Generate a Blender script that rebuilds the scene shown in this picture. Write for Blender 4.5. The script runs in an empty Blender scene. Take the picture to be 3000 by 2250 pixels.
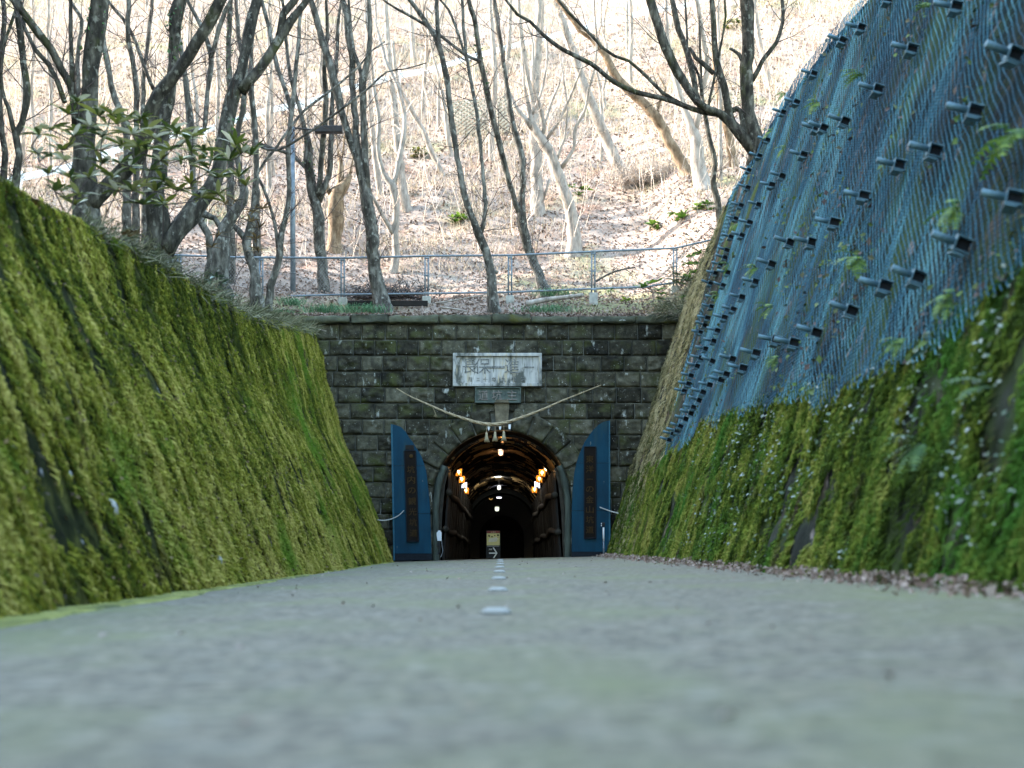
import bpy, math, random
import numpy as np
from mathutils import Vector, Matrix

# ------------------------------------------------------------------ camera, sky, sun, exposure
SC = bpy.context.scene
COL = SC.collection
F_PX, VX, VY, CAM_H = 4166.7, 1470.0, 1599.0, 0.36     # focal length and vanishing point in photo pixels
SUN = Vector((-0.80, 0.20, 0.42)).normalized()          # towards the sun
cam_d = bpy.data.cameras.new('camera')
cam = bpy.data.objects.new('camera', cam_d); COL.objects.link(cam)
cam.location = (0, 0, CAM_H); cam.rotation_euler = (math.radians(90), 0, 0)
cam_d.lens = 50; cam_d.sensor_width = 36
cam_d.shift_x = 0.010; cam_d.shift_y = 0.158
cam_d.clip_start = 0.05; cam_d.clip_end = 2000
cam_d.dof.use_dof = True; cam_d.dof.focus_distance = 38.5; cam_d.dof.aperture_fstop = 1.5
SC.camera = cam
world = bpy.data.worlds.new("World"); SC.world = world; world.use_nodes = True
wn = world.node_tree
bg = wn.nodes['Background']
sky = wn.nodes.new('ShaderNodeTexSky'); sky.sky_type = 'NISHITA'; sky.sun_disc = False
sky.dust_density = 3.0; sky.ozone_density = 3.0; sky.air_density = 2.0; sky.sun_elevation = math.asin(SUN.z); sky.sun_rotation = math.atan2(SUN.x, SUN.y)
wn.links.new(sky.outputs[0], bg.inputs[0]); bg.inputs[1].default_value = 0.15
sl = bpy.data.lights.new('sun', 'SUN'); sl.energy = 2.8; sl.angle = math.radians(0.5); sl.color = (1.0, 0.93, 0.86)
so = bpy.data.objects.new('sun', sl); COL.objects.link(so)
so.rotation_euler = SUN.to_track_quat('Z', 'Y').to_euler(); so.location = (-40, 10, 40)
SC.view_settings.view_transform = 'Standard'; SC.view_settings.look = 'None'
SC.view_settings.gamma = 1; SC.view_settings.use_curve_mapping = False
SC.view_settings.exposure = 3.45
SC.cycles.max_bounces = 6; SC.cycles.diffuse_bounces = 3; SC.cycles.glossy_bounces = 3
SC.cycles.transmission_bounces = 3; SC.cycles.transparent_max_bounces = 6
SC.cycles.use_denoising = True; SC.cycles.sample_clamp_indirect = 6

rng = np.random.default_rng(11)
R = random.Random(5)

# ------------------------------------------------------------------ small maths
def vnoise(p, seed=0):
    p = np.asarray(p, dtype=np.float64)
    i = np.floor(p).astype(np.int64); f = p - i; f = f*f*(3-2*f)
    def h(a, b, c):
        n = (a*374761393 + b*668265263 + c*2147483647 + seed*1274126177) & 0xffffffff
        n = ((n ^ (n >> 13))*1274126177) & 0xffffffff
        return ((n ^ (n >> 16)) & 0xffff)/65535.0
    x, y, z = i[..., 0], i[..., 1], i[..., 2]; u, v, w = f[..., 0], f[..., 1], f[..., 2]
    c = lambda a, b, d: h(x+a, y+b, z+d)
    x00 = c(0,0,0)*(1-u)+c(1,0,0)*u; x10 = c(0,1,0)*(1-u)+c(1,1,0)*u
    x01 = c(0,0,1)*(1-u)+c(1,0,1)*u; x11 = c(0,1,1)*(1-u)+c(1,1,1)*u
    return (x00*(1-v)+x10*v)*(1-w)+(x01*(1-v)+x11*v)*w
def fbm(p, octv=4, seed=0):
    p = np.asarray(p, dtype=np.float64); a = 0.5; s = 0; t = 0
    for k in range(octv):
        s = s + a*vnoise(p, seed+k*7); t += a; p = p*2.03+11.7; a *= 0.5
    return s/t
def st3(*a): return np.stack(np.broadcast_arrays(*a), -1)
def sstep(a, b, x):
    t = np.clip((np.asarray(x, float)-a)/(b-a), 0, 1); return t*t*(3-2*t)
def PW(px, py, Y):                       # a point at distance Y seen at photo pixel px, py
    return Vector(((px-VX)/F_PX*Y, Y, CAM_H+(VY-py)/F_PX*Y))

# ------------------------------------------------------------------ terrain profile
XL_Z = [-1, -0.08, 1.75, 3.09, 4.72, 6.25, 9]; XL_X = [-2.5, -2.88, -3.575, -4.22, -4.67, -4.99, -5.5]
def XL(z): return np.interp(z, XL_Z, XL_X)
def topL(y): return np.interp(y, [-30, 8, 12.3, 15.7, 19, 23.3, 24.7, 30, 37, 38.4], [3.1, 3.2, 3.5, 3.78, 4.05, 4.36, 4.42, 5.07, 5.93, 6.15])
def XR(z): return 2.75+0.31*np.asarray(z, float)
def topR(y): return np.interp(y, [-30, 10, 16, 20.8, 23.8, 26.3, 29.5, 31.6, 34.2, 35.4, 36.2, 36.8, 38.4], [7.0, 7.6, 8.2, 8.3, 8.75, 8.95, 9.15, 8.8, 8.75, 8.4, 7.3, 6.65, 6.45])
def roadz(x): return 0.010+0.028*np.asarray(x, float)
def shade_spur(x, y):                          # unseen steep ridge added left of the cutting to block the sun and shade it
    return 38*sstep(0, 15, -np.asarray(x)-21)*(1-sstep(46, 52, y))
def hillH(x, y):
    x = np.asarray(x, float); y = np.asarray(y, float)
    b = np.interp(y, [38, 38.9, 40.3, 42.5, 45, 52, 70, 95, 140, 200], [6.42, 6.5, 7.22, 7.75, 9.0, 13.0, 24.3, 41.0, 68, 100])
    r = np.interp(x, [3.8, 4.9, 6.3, 9, 30], [0, 0.35, 1.7, 2.5, 6])*(1-sstep(44, 58, y)*0.6)
    l = np.interp(-x, [4.5, 7, 12, 20], [0, 0.3, 0.8, 1.5])*(1-sstep(44, 60, y))
    n = (fbm(st3(x*0.35, y*0.35, 0*x), 4, 3)-0.5)*0.9*sstep(39, 44, y)+(fbm(st3(x*1.7, y*1.7, 0*x), 3, 4)-0.5)*0.22*sstep(38.8, 40.5, y)
    return b+r+l+n+shade_spur(x, y)
def bankL(x, y):
    x = np.asarray(x, float); t = topL(y); d = np.maximum(0, XL(t)-x)
    s = np.interp(y, [0, 22, 30, 38], [0.06, 0.16, 0.34, 0.22])
    return t+0.03+s*np.minimum(d, 3)+0.05*np.clip(d-3, 0, 30)+(fbm(st3(x, y, 0*x), 3, 8)-0.5)*0.3*np.clip(d, 0, 1)+shade_spur(x, y)
def bankR(x, y):
    x = np.asarray(x, float); t = topR(y); d = np.maximum(0, x-XR(t))
    return t+0.02+0.10*np.minimum(d, 30)+(fbm(st3(x, y, 0*x), 3, 9)-0.5)*0.25*np.clip(d, 0, 1)
def ground_hit(px, py, lo=39.5, hi=150):
    ys = np.arange(lo, hi, 0.1); x = (px-VX)/F_PX*ys; z = CAM_H+(VY-py)/F_PX*ys
    k = np.where(z <= hillH(x, ys))[0]
    return float(ys[k[0]]) if len(k) else hi

# ------------------------------------------------------------------ mesh building
class MB:
    def __init__(s): s.v = []; s.f = []; s.t = []
    def add(s, vs, fs, tone=0.5):
        b = len(s.v); s.v.extend([tuple(p) for p in vs])
        for q in fs: s.f.append([b+i for i in q]); s.t.append(tone)
    def box(s, c, d, tone=0.5, m=None):
        x, y, z = d[0]/2, d[1]/2, d[2]/2
        vs = [Vector(p) for p in ((-x,-y,-z),(x,-y,-z),(x,y,-z),(-x,y,-z),(-x,-y,z),(x,-y,z),(x,y,z),(-x,y,z))]
        if m is not None: vs = [m @ p for p in vs]
        c = Vector(c)
        s.add([p+c for p in vs], [(0,3,2,1),(4,5,6,7),(0,1,5,4),(1,2,6,5),(2,3,7,6),(3,0,4,7)], tone)
    def bbox(s, c, d, bev=0.01, tone=0.5, m=None):      # box with chamfered edges
        bm = __import__('bmesh').new()
        import bmesh
        bmesh.ops.create_cube(bm, size=1)
        for v in bm.verts: v.co = Vector((v.co.x*d[0], v.co.y*d[1], v.co.z*d[2]))
        bmesh.ops.bevel(bm, geom=bm.edges[:], offset=bev, segments=2, affect='EDGES', profile=0.5)
        bm.verts.index_update()
        c = Vector(c)
        s.add([((m @ v.co) if m is not None else v.co)+c for v in bm.verts], [[v.index for v in f.verts] for f in bm.faces], tone)
        bm.free()
    def tube(s, pts, rad, sides=6, tone=0.5, cap=True, jit=None):
        pts = [Vector(p) for p in pts]; n = len(pts)
        if not hasattr(rad, '__len__'): rad = [rad]*n
        up = None; rings = []
        for i in range(n):
            d = (pts[min(i+1, n-1)]-pts[max(i-1, 0)])
            if d.length < 1e-9: d = Vector((0, 0, 1))
            d.normalize()
            if up is None:
                up = d.orthogonal().normalized()
            up = (up-d*up.dot(d))
            if up.length < 1e-6: up = d.orthogonal()
            up.normalize(); w = d.cross(up)
            for k in range(sides):
                a = 2*math.pi*k/sides
                r = rad[i]
                if jit is not None: r *= jit(pts[i], a)
                rings.append(pts[i]+(up*math.cos(a)+w*math.sin(a))*r)
        fs = []
        for i in range(n-1):
            for k in range(sides):
                k2 = (k+1) % sides
                fs.append((i*sides+k, i*sides+k2, (i+1)*sides+k2, (i+1)*sides+k))
        if cap:
            fs.append(tuple(range(sides))[::-1]); fs.append(tuple((n-1)*sides+k for k in range(sides)))
        s.add(rings, fs, tone)
    def lathe(s, prof, c, sides=16, tone=0.5, axis=Vector((0, 0, 1))):
        q = Vector((0, 0, 1)).rotation_difference(axis); c = Vector(c); vs = []; fs = []
        for r, z in prof:
            for k in range(sides):
                a = 2*math.pi*k/sides; vs.append(q @ Vector((r*math.cos(a), r*math.sin(a), z))+c)
        for i in range(len(prof)-1):
            for k in range(sides):
                k2 = (k+1) % sides; fs.append((i*sides+k, i*sides+k2, (i+1)*sides+k2, (i+1)*sides+k))
        fs.append(tuple(range(sides))[::-1]); fs.append(tuple((len(prof)-1)*sides+k for k in range(sides)))
        s.add(vs, fs, tone)
    def prism(s, poly, y0, y1, tone=0.5):               # outline in x,z given thickness in y
        n = len(poly); vs = [Vector((x, y0, z)) for x, z in poly]+[Vector((x, y1, z)) for x, z in poly]
        fs = [tuple(range(n)), tuple(range(n, 2*n))[::-1]]+[(i, i+n, (i+1) % n+n, (i+1) % n) for i in range(n)]
        s.add(vs, fs, tone)
def mesh_np(name, V, F, tone=None, smooth=False):
    V = np.asarray(V, np.float32); F = np.asarray(F, np.int32)
    me = bpy.data.meshes.new(name); k = F.shape[1]
    me.vertices.add(len(V)); me.vertices.foreach_set('co', V.ravel())
    me.loops.add(F.size); me.loops.foreach_set('vertex_index', F.ravel())
    me.polygons.add(len(F)); me.polygons.foreach_set('loop_start', np.arange(0, F.size, k, dtype=np.int32))
    me.update(calc_edges=True)
    me.polygons.foreach_set('use_smooth', np.full(len(F), smooth))
    a = me.attributes.new('tone', 'FLOAT', 'FACE')
    a.data.foreach_set('value', np.full(len(F), 0.5, np.float32) if tone is None else np.asarray(tone, np.float32))
    return me
def link(name, me, mat, parent=None):
    o = bpy.data.objects.new(name, me); COL.objects.link(o)
    if mat: me.materials.append(mat)
    if parent: o.parent = parent
    return o
def origin_of(p):
    v = Vector((0, 0, 0))
    while p is not None: v = v+p.location; p = p.parent
    return v
def build(mb, name, mat, parent=None, smooth=False, loc=None):
    off = origin_of(parent) if parent else Vector((0, 0, 0))
    if loc is not None: off = off+Vector(loc)
    me = bpy.data.meshes.new(name)
    me.from_pydata([(p[0]-off.x, p[1]-off.y, p[2]-off.z) for p in mb.v], [], mb.f)
    me.update()
    me.polygons.foreach_set('use_smooth', np.full(len(mb.f), smooth))
    a = me.attributes.new('tone', 'FLOAT', 'FACE'); a.data.foreach_set('value', np.asarray(mb.t, np.float32))
    o = link(name, me, mat, parent)
    if loc is not None: o.location = loc
    return o
def build_np(name, V, F, mat, tone=None, smooth=False, parent=None):
    V = np.asarray(V, float)
    if parent: V = V-np.array(origin_of(parent))
    return link(name, mesh_np(name, V, F, tone, smooth), mat, parent)
def tag(o, label=None, cat=None, group=None, kind=None):
    if label: o['label'] = label
    if cat: o['category'] = cat
    if group: o['group'] = group
    if kind: o['kind'] = kind
    return o
def thing(name, loc, label, cat, group=None):
    o = bpy.data.objects.new(name, None); COL.objects.link(o); o.location = loc
    o.empty_display_size = 0.2
    return tag(o, label, cat, group)
def copy_tree(o, parent=None):
    c = o.copy(); COL.objects.link(c)
    if parent is not None: c.parent = parent
    for ch in list(o.children): copy_tree(ch, c)
    return c
def grid_faces(n, m):                     # n rows of m points
    i = np.arange(n-1)[:, None]*m+np.arange(m-1)[None, :]
    i = i.ravel(); return np.stack([i, i+1, i+m+1, i+m], 1)
def blades(P, D, L, W, out, tip=0.15, face=None):    # strips of two quads: root P, direction D, length L, width W, outward lift
    P = np.asarray(P); n = len(P); D = D/np.linalg.norm(D, axis=1, keepdims=True)
    r = rng.normal(size=(n, 3))
    if face is not None: r = r*0.42+np.asarray(face)
    S = np.cross(D, r); S /= np.linalg.norm(S, axis=1, keepdims=True)
    L = L[:, None]; W = W[:, None]
    a = P; b = P+D*L*0.55+out*0.8; c = P+D*L+out*0.45
    V = np.stack([a-S*W*0.8, a+S*W*0.8, b-S*W, b+S*W, c-S*W*tip, c+S*W*tip], 1).reshape(-1, 3)
    k = np.arange(n)[:, None]*6
    F = np.stack([k+np.array([0, 1, 3, 2]), k+np.array([2, 3, 5, 4])], 1).reshape(-1, 4)
    return V, F
def cards(P, size, nrm_bias=None, asp=0.55, fold=0.25):     # leaf: two quads folded along the midrib -> here four-point rhombus pairs
    P = np.asarray(P); n = len(P)
    nn = rng.normal(size=(n, 3))
    if nrm_bias is not None: nn = nn*0.55+nrm_bias
    nn /= np.linalg.norm(nn, axis=1, keepdims=True)
    u = np.cross(nn, rng.normal(size=(n, 3))); u /= np.linalg.norm(u, axis=1, keepdims=True); w = np.cross(nn, u)
    s = size[:, None]
    a = P-u*s*0.5; b = P+u*s*0.5; m1 = P+w*s*asp*0.5+nn*s*fold*0.5; m2 = P-w*s*asp*0.5+nn*s*fold*0.5
    q1 = P-u*s*0.12+w*0; 
    V = np.stack([a, m1, b, m2], 1).reshape(-1, 3)
    k = np.arange(n)[:, None]*4
    F = np.concatenate([k+np.array([0, 1, 2, 3])], 1)
    return V, F
def catmull(pts, step):
    pts = [np.array(p, float) for p in pts]
    if len(pts) < 3: pts = [pts[0], (pts[0]+pts[-1])/2, pts[-1]]
    ext = [2*pts[0]-pts[1]]+pts+[2*pts[-1]-pts[-2]]; out = []
    for i in range(1, len(ext)-2):
        p0, p1, p2, p3 = ext[i-1], ext[i], ext[i+1], ext[i+2]
        n = max(1, int(np.linalg.norm((p2-p1)[:3])/step))
        for k in range(n):
            t = k/n
            out.append(0.5*((2*p1)+(-p0+p2)*t+(2*p0-5*p1+4*p2-p3)*t*t+(-p0+3*p1-3*p2+p3)*t**3))
    out.append(ext[-2]); return out
def text_mesh(name, body, size, mat, parent, loc, depth=0.01, width=None, line=1.0):
    c = bpy.data.curves.new(name, 'FONT'); c.body = body; c.size = 1; c.align_x = 'CENTER'; c.extrude = 0.5*depth/(size if body != '一' else 0.3)
    c.space_line = line; c.resolution_u = 3
    o = bpy.data.objects.new(name, c); COL.objects.link(o)
    dg = bpy.context.evaluated_depsgraph_get()
    me = bpy.data.meshes.new_from_object(o.evaluated_get(dg)); bpy.data.objects.remove(o)
    n = len(me.vertices); co = np.empty(n*3, np.float32); me.vertices.foreach_get('co', co); co = co.reshape(-1, 3)
    ctr = (co.max(0)+co.min(0))/2; co = co-ctr; ext = co.max(0)-co.min(0)
    if body == '一': size = width/max(ext[0], 1e-6)
    sx = size if width is None else width/max(ext[0], 1e-6)
    if body == '一': co = co*np.array([1, 1.3, 1])
    co = co*np.array([sx, size, size]); new = np.stack([co[:, 0], -co[:, 2], co[:, 1]], 1)
    me.vertices.foreach_set('co', new.astype(np.float32).ravel()); me.update(); me.name = name
    o = link(name, me, mat, parent); o.location = Vector(loc)-(origin_of(parent) if parent else Vector())
    return o

# ------------------------------------------------------------------ materials
def ramp(nt, cols):
    r = nt.nodes.new('ShaderNodeValToRGB'); e = r.color_ramp.elements
    while len(e) < len(cols): e.new(0.5)
    for i, (p, c) in enumerate(cols): e[i].position = p; e[i].color = (*c, 1)
    return r
def M(name, cols, scale=(4, 4, 4), detail=5, rough=0.85, bump=0.0, bscale=None, tone=0.0, over=(), metal=0.0, spec=0.3, coat=0.0, trans=0.0, emit=None):
    m = bpy.data.materials.new(name); m.use_nodes = True; nt = m.node_tree; L = nt.links
    b = nt.nodes['Principled BSDF']
    b.inputs['Roughness'].default_value = rough; b.inputs['Metallic'].default_value = metal
    b.inputs['Specular IOR Level'].default_value = spec
    if coat: b.inputs['Coat Weight'].default_value = coat; b.inputs['Coat Roughness'].default_value = 0.2
    tc = nt.nodes.new('ShaderNodeTexCoord')
    def noise(sc, det=detail, ro=0.6):
        mp = nt.nodes.new('ShaderNodeMapping'); mp.inputs['Scale'].default_value = sc
        L.new(tc.outputs['Object'], mp.inputs['Vector'])
        n = nt.nodes.new('ShaderNodeTexNoise'); n.inputs['Scale'].default_value = 1; n.inputs['Detail'].default_value = det
        n.inputs['Roughness'].default_value = ro
        L.new(mp.outputs[0], n.inputs['Vector']); return n.outputs['Fac']
    fac = noise(scale)
    at = None
    if tone > 0:
        at = nt.nodes.new('ShaderNodeAttribute'); at.attribute_name = 'tone'
        mx = nt.nodes.new('ShaderNodeMix'); mx.data_type = 'FLOAT'; mx.inputs[0].default_value = tone
        L.new(fac, mx.inputs[2]); L.new(at.outputs['Fac'], mx.inputs[3]); fac = mx.outputs[0]
    r = ramp(nt, cols); L.new(fac, r.inputs[0]); col = r.outputs[0]
    for (sc, lo, hi, c) in over:
        f = noise(sc, 4)
        mr = nt.nodes.new('ShaderNodeMapRange'); mr.inputs[1].default_value = lo; mr.inputs[2].default_value = hi; mr.clamp = True
        L.new(f, mr.inputs[0])
        x = nt.nodes.new('ShaderNodeMix'); x.data_type = 'RGBA'
        L.new(mr.outputs[0], x.inputs[0]); L.new(col, x.inputs[6]); x.inputs[7].default_value = (*c, 1); col = x.outputs[2]
    L.new(col, b.inputs['Base Color'])
    if bump > 0:
        bn = nt.nodes.new('ShaderNodeBump'); bn.inputs['Strength'].default_value = bump; bn.inputs['Distance'].default_value = 0.02
        L.new(noise(bscale or scale, 6), bn.inputs['Height']); L.new(bn.outputs[0], b.inputs['Normal'])
    if trans > 0:
        tr = nt.nodes.new('ShaderNodeBsdfTranslucent'); L.new(col, tr.inputs[0])
        ms = nt.nodes.new('ShaderNodeMixShader'); ms.inputs[0].default_value = trans
        out = nt.nodes['Material Output']; L.new(b.outputs[0], ms.inputs[1]); L.new(tr.outputs[0], ms.inputs[2]); L.new(ms.outputs[0], out.inputs[0])
    if emit:
        b.inputs['Emission Color'].default_value = (*emit[0], 1); b.inputs['Emission Strength'].default_value = emit[1]
    return m
def flat(name, c, rough=0.6, metal=0.0, spec=0.3, emit=None, var=0.25):
    lo = tuple(x*(1-var) for x in c); hi = tuple(min(1, x*(1+var)) for x in c)
    return M(name, [(0.3, lo), (0.7, hi)], (9, 9, 9), 4, rough, metal=metal, spec=spec, emit=emit)

MAT = {}
MAT['asphalt'] = M('asphalt', [(0.30, (0.058, 0.053, 0.041)), (0.50, (0.142, 0.128, 0.096)), (0.70, (0.26, 0.23, 0.17))], (17, 14, 17), 11, 0.85, 0.6, (60, 60, 60), spec=0.2,
    over=[((0.6, 0.4, 1), 0.46, 0.66, (0.150, 0.155, 0.080)), ((5.2, 4.4, 1), 0.54, 0.76, (0.235, 0.222, 0.18)), ((6.0, 5.2, 1), 0.54, 0.76, (0.105, 0.102, 0.082)), ((10, 10, 10), 0.68, 0.74, (0.30, 0.20, 0.13))])
MAT['moss_edge'] = M('moss_edge', [(0.3, (0.12, 0.13, 0.04)), (0.6, (0.25, 0.25, 0.08)), (0.8, (0.33, 0.31, 0.14))], (6, 3, 6), 6, 0.95, 0.6, (40, 40, 40), spec=0.05, over=[((5, 2, 5), 0.52, 0.62, (0.10, 0.11, 0.05)), ((30, 30, 30), 0.60, 0.68, (0.06, 0.05, 0.03))])
MAT['wall_moss'] = M('wall_moss', [(0.32, (0.006, 0.007, 0.004)), (0.50, (0.022, 0.026, 0.008)), (0.62, (0.07, 0.07, 0.018)), (0.76, (0.15, 0.13, 0.05))], (6, 4.5, 1.3), 8, 0.95, 0.9, (26, 18, 8), spec=0.05,
    over=[((2.2, 2.4, 0.7), 0.60, 0.68, (0.035, 0.03, 0.026)), ((7, 6, 2.4), 0.66, 0.70, (0.26, 0.25, 0.24))])
MAT['moss'] = M('moss', [(0.16, (0.016, 0.024, 0.006)), (0.36, (0.090, 0.110, 0.013)), (0.53, (0.235, 0.225, 0.026)), (0.80, (0.47, 0.40, 0.11))], (1.1, 0.9, 0.6), 5, 0.9, tone=0.5, trans=0.2, spec=0.04, over=[((0.6, 0.5, 0.4), 0.54, 0.68, (0.11, 0.19, 0.02)), ((2.5, 2.2, 0.9), 0.62, 0.72, (0.05, 0.035, 0.02))])
MAT['moss_r'] = M('moss_r', [(0.14, (0.012, 0.022, 0.008)), (0.39, (0.065, 0.105, 0.015)), (0.60, (0.155, 0.190, 0.028)), (0.86, (0.32, 0.30, 0.08))], (1.1, 0.9, 0.6), 5, 0.9, tone=0.5, trans=0.2, spec=0.04, over=[((0.7, 0.6, 0.5), 0.50, 0.64, (0.05, 0.13, 0.02)), ((2.5, 2.2, 0.9), 0.60, 0.70, (0.06, 0.045, 0.03))])
MAT['moss_dry'] = M('moss_dry', [(0.2, (0.06, 0.055, 0.025)), (0.5, (0.19, 0.17, 0.08)), (0.8, (0.36, 0.32, 0.19))], (1.2, 1, 0.7), 5, 0.9, tone=0.6, trans=0.2, spec=0.04)
MAT['caught'] = M('caught', [(0.1, (0.045, 0.03, 0.03)), (0.35, (0.13, 0.10, 0.095)), (0.55, (0.06, 0.10, 0.03)), (0.75, (0.12, 0.17, 0.06)), (0.95, (0.30, 0.31, 0.27))], (1.5, 1.5, 1.5), 3, 0.9, tone=0.6, spec=0.05)
MAT['slope'] = M('slope', [(0.3, (0.006, 0.007, 0.006)), (0.52, (0.018, 0.021, 0.016)), (0.75, (0.045, 0.048, 0.038))], (3, 2.2, 1.2), 7, 0.95, 0.9, (14, 12, 7), spec=0.1,
    over=[((0.8, 0.7, 0.4), 0.48, 0.60, (0.045, 0.07, 0.016)), ((2.2, 2.0, 1.2), 0.58, 0.66, (0.085, 0.065, 0.05)), ((5, 4, 3), 0.62, 0.68, (0.20, 0.17, 0.16))])
MAT['stone'] = M('stone', [(0.28, (0.008, 0.0075, 0.006)), (0.46, (0.034, 0.032, 0.023)), (0.62, (0.085, 0.080, 0.056)), (0.82, (0.18, 0.17, 0.13))], (6, 6, 6), 8, 0.85, 1.0, (30, 30, 30), tone=0.38, spec=0.12,
    over=[((1.3, 1.3, 1.8), 0.52, 0.66, (0.050, 0.055, 0.020)), ((1.1, 1.1, 0.5), 0.57, 0.68, (0.012, 0.012, 0.010)), ((4.5, 4.5, 2.2), 0.63, 0.73, (0.36, 0.37, 0.34)), ((20, 20, 20), 0.66, 0.71, (0.36, 0.37, 0.34))])
MAT['cap_stone'] = M('cap_stone', [(0.3, (0.03, 0.033, 0.025)), (0.6, (0.085, 0.09, 0.06)), (0.85, (0.15, 0.15, 0.11))], (4, 4, 6), 7, 0.9, 0.9, (22, 22, 22), tone=0.3,
    over=[((1.6, 3, 4), 0.53, 0.66, (0.075, 0.075, 0.02)), ((2.2, 2, 3.5), 0.67, 0.69, (0.50, 0.50, 0.47))])
MAT['keystone'] = M('keystone', [(0.3, (0.07, 0.06, 0.04)), (0.6, (0.16, 0.135, 0.09)), (0.85, (0.28, 0.24, 0.17))], (5, 5, 5), 6, 0.85, 0.8, (20, 20, 20))
MAT['mortar'] = M('mortar', [(0.3, (0.018, 0.02, 0.018)), (0.55, (0.09, 0.095, 0.085)), (0.7, (0.30, 0.31, 0.29))], (1.6, 1.6, 1.3), 6, 0.9)
MAT['marble'] = M('marble', [(0.28, (0.16, 0.165, 0.165)), (0.5, (0.37, 0.365, 0.35)), (0.75, (0.55, 0.52, 0.48))], (7, 7, 1.3), 6, 0.6, 0.15, (30, 30, 30),
    over=[((2.4, 2.4, 1.2), 0.53, 0.62, (0.07, 0.075, 0.065)), ((6, 6, 0.9), 0.58, 0.66, (0.40, 0.34, 0.24)), ((14, 14, 1.6), 0.60, 0.68, (0.15, 0.15, 0.13))])
MAT['marble_letter'] = M('marble_letter', [(0.40, (0.07, 0.075, 0.075)), (0.72, (0.30, 0.30, 0.29))], (20, 20, 20), 4, 0.7)
MAT['green_stone'] = M('green_stone', [(0.3, (0.04, 0.055, 0.05)), (0.6, (0.10, 0.125, 0.11)), (0.85, (0.18, 0.20, 0.18))], (6, 6, 6), 6, 0.8, 0.5, (25, 25, 25))
MAT['pink_stone'] = M('pink_stone', [(0.35, (0.13, 0.115, 0.105)), (0.65, (0.26, 0.235, 0.215))], (12, 12, 12), 5, 0.8)
MAT['gate_blue'] = M('gate_blue', [(0.3, (0.0005, 0.022, 0.045)), (0.6, (0.001, 0.040, 0.075)), (0.85, (0.006, 0.058, 0.095))], (3, 3, 0.9), 6, 0.5, spec=0.12,
    over=[((2.5, 2.5, 0.7), 0.55, 0.70, (0.014, 0.045, 0.058)), ((12, 12, 4), 0.68, 0.72, (0.09, 0.11, 0.11))])
MAT['gate_edge'] = flat('gate_edge', (0.006, 0.075, 0.12), 0.5)
MAT['gate_dark'] = flat('gate_dark', (0.010, 0.013, 0.018), 0.7, spec=0.1)
MAT['board_black'] = M('board_black', [(0.3, (0.006, 0.005, 0.005)), (0.7, (0.012, 0.009, 0.008))], (6, 6, 2), 5, 0.5, spec=0.05)
MAT['gold_letter'] = flat('gold_letter', (0.05, 0.030, 0.012), 0.7, spec=0.05)
MAT['bamboo'] = M('bamboo', [(0.25, (0.0025, 0.002, 0.0015)), (0.50, (0.010, 0.007, 0.005)), (0.80, (0.20, 0.135, 0.065))], (1.3, 9, 1.3), 5, 0.22, tone=0.75, spec=1.0, coat=0.9)  # palest ramp colour serves the glints painted on the ceiling strips
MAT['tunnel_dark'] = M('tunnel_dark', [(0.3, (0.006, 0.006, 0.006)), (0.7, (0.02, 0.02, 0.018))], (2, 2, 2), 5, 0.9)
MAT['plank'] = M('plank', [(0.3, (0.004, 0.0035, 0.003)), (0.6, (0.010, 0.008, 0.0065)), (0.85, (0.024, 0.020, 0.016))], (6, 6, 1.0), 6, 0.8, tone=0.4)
MAT['log'] = M('log', [(0.3, (0.012, 0.010, 0.008)), (0.6, (0.035, 0.030, 0.022)), (0.85, (0.07, 0.06, 0.048))], (7, 1.5, 7), 6, 0.85, 0.4, (20, 6, 20))
MAT['jamb'] = M('jamb', [(0.3, (0.018, 0.024, 0.020)), (0.55, (0.05, 0.062, 0.050)), (0.8, (0.11, 0.13, 0.11))], (9, 9, 1.4), 6, 0.8, 0.5, (30, 30, 6), over=[((3, 3, 1.2), 0.6, 0.72, (0.06, 0.14, 0.12)), ((5, 5, 2), 0.64, 0.72, (0.03, 0.028, 0.022))])
MAT['straw'] = M('straw', [(0.3, (0.20, 0.15, 0.09)), (0.6, (0.40, 0.32, 0.21)), (0.85, (0.55, 0.47, 0.33))], (25, 25, 25), 4, 0.9)
MAT['pale_straw'] = M('pale_straw', [(0.3, (0.26, 0.22, 0.14)), (0.7, (0.44, 0.385, 0.26))], (40, 40, 6), 4, 0.9)
MAT['paper'] = flat('paper', (0.75, 0.77, 0.80), 0.8, var=0.05)
MAT['rope_white'] = flat('rope_white', (0.42, 0.42, 0.40), 0.8)
MAT['lamp_glass'] = M('lamp_glass', [(0.4, (0.30, 0.13, 0.02)), (0.6, (0.45, 0.20, 0.03))], (20, 20, 20), 3, 0.3, emit=((1.0, 0.36, 0.04), 0.028))
MAT['lamp_frame'] = flat('lamp_frame', (0.03, 0.02, 0.012), 0.6)
MAT['bulb_warm'] = flat('bulb_warm', (0.9, 0.8, 0.7), 0.4, emit=((1.0, 0.62, 0.28), 0.6))
MAT['bulb_cool'] = flat('bulb_cool', (0.9, 0.9, 0.95), 0.4, emit=((0.85, 0.85, 1.0), 0.5))
MAT['bulb_pink'] = flat('bulb_pink', (0.9, 0.7, 0.6), 0.4, emit=((1.0, 0.50, 0.30), 0.13))
MAT['bulb_green'] = flat('bulb_green', (0.9, 0.9, 0.8), 0.4, emit=((0.93, 1.0, 0.78), 0.10))
MAT['bulb_amber'] = flat('bulb_amber', (0.9, 0.7, 0.4), 0.4, emit=((1.0, 0.55, 0.15), 0.05))
MAT['sign_yellow'] = flat('sign_yellow', (0.62, 0.55, 0.24), 0.5, var=0.06)
MAT['sign_red'] = flat('sign_red', (0.22, 0.035, 0.03), 0.5)
MAT['sign_pale'] = flat('sign_pale', (0.62, 0.58, 0.47), 0.5, var=0.1)
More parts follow.
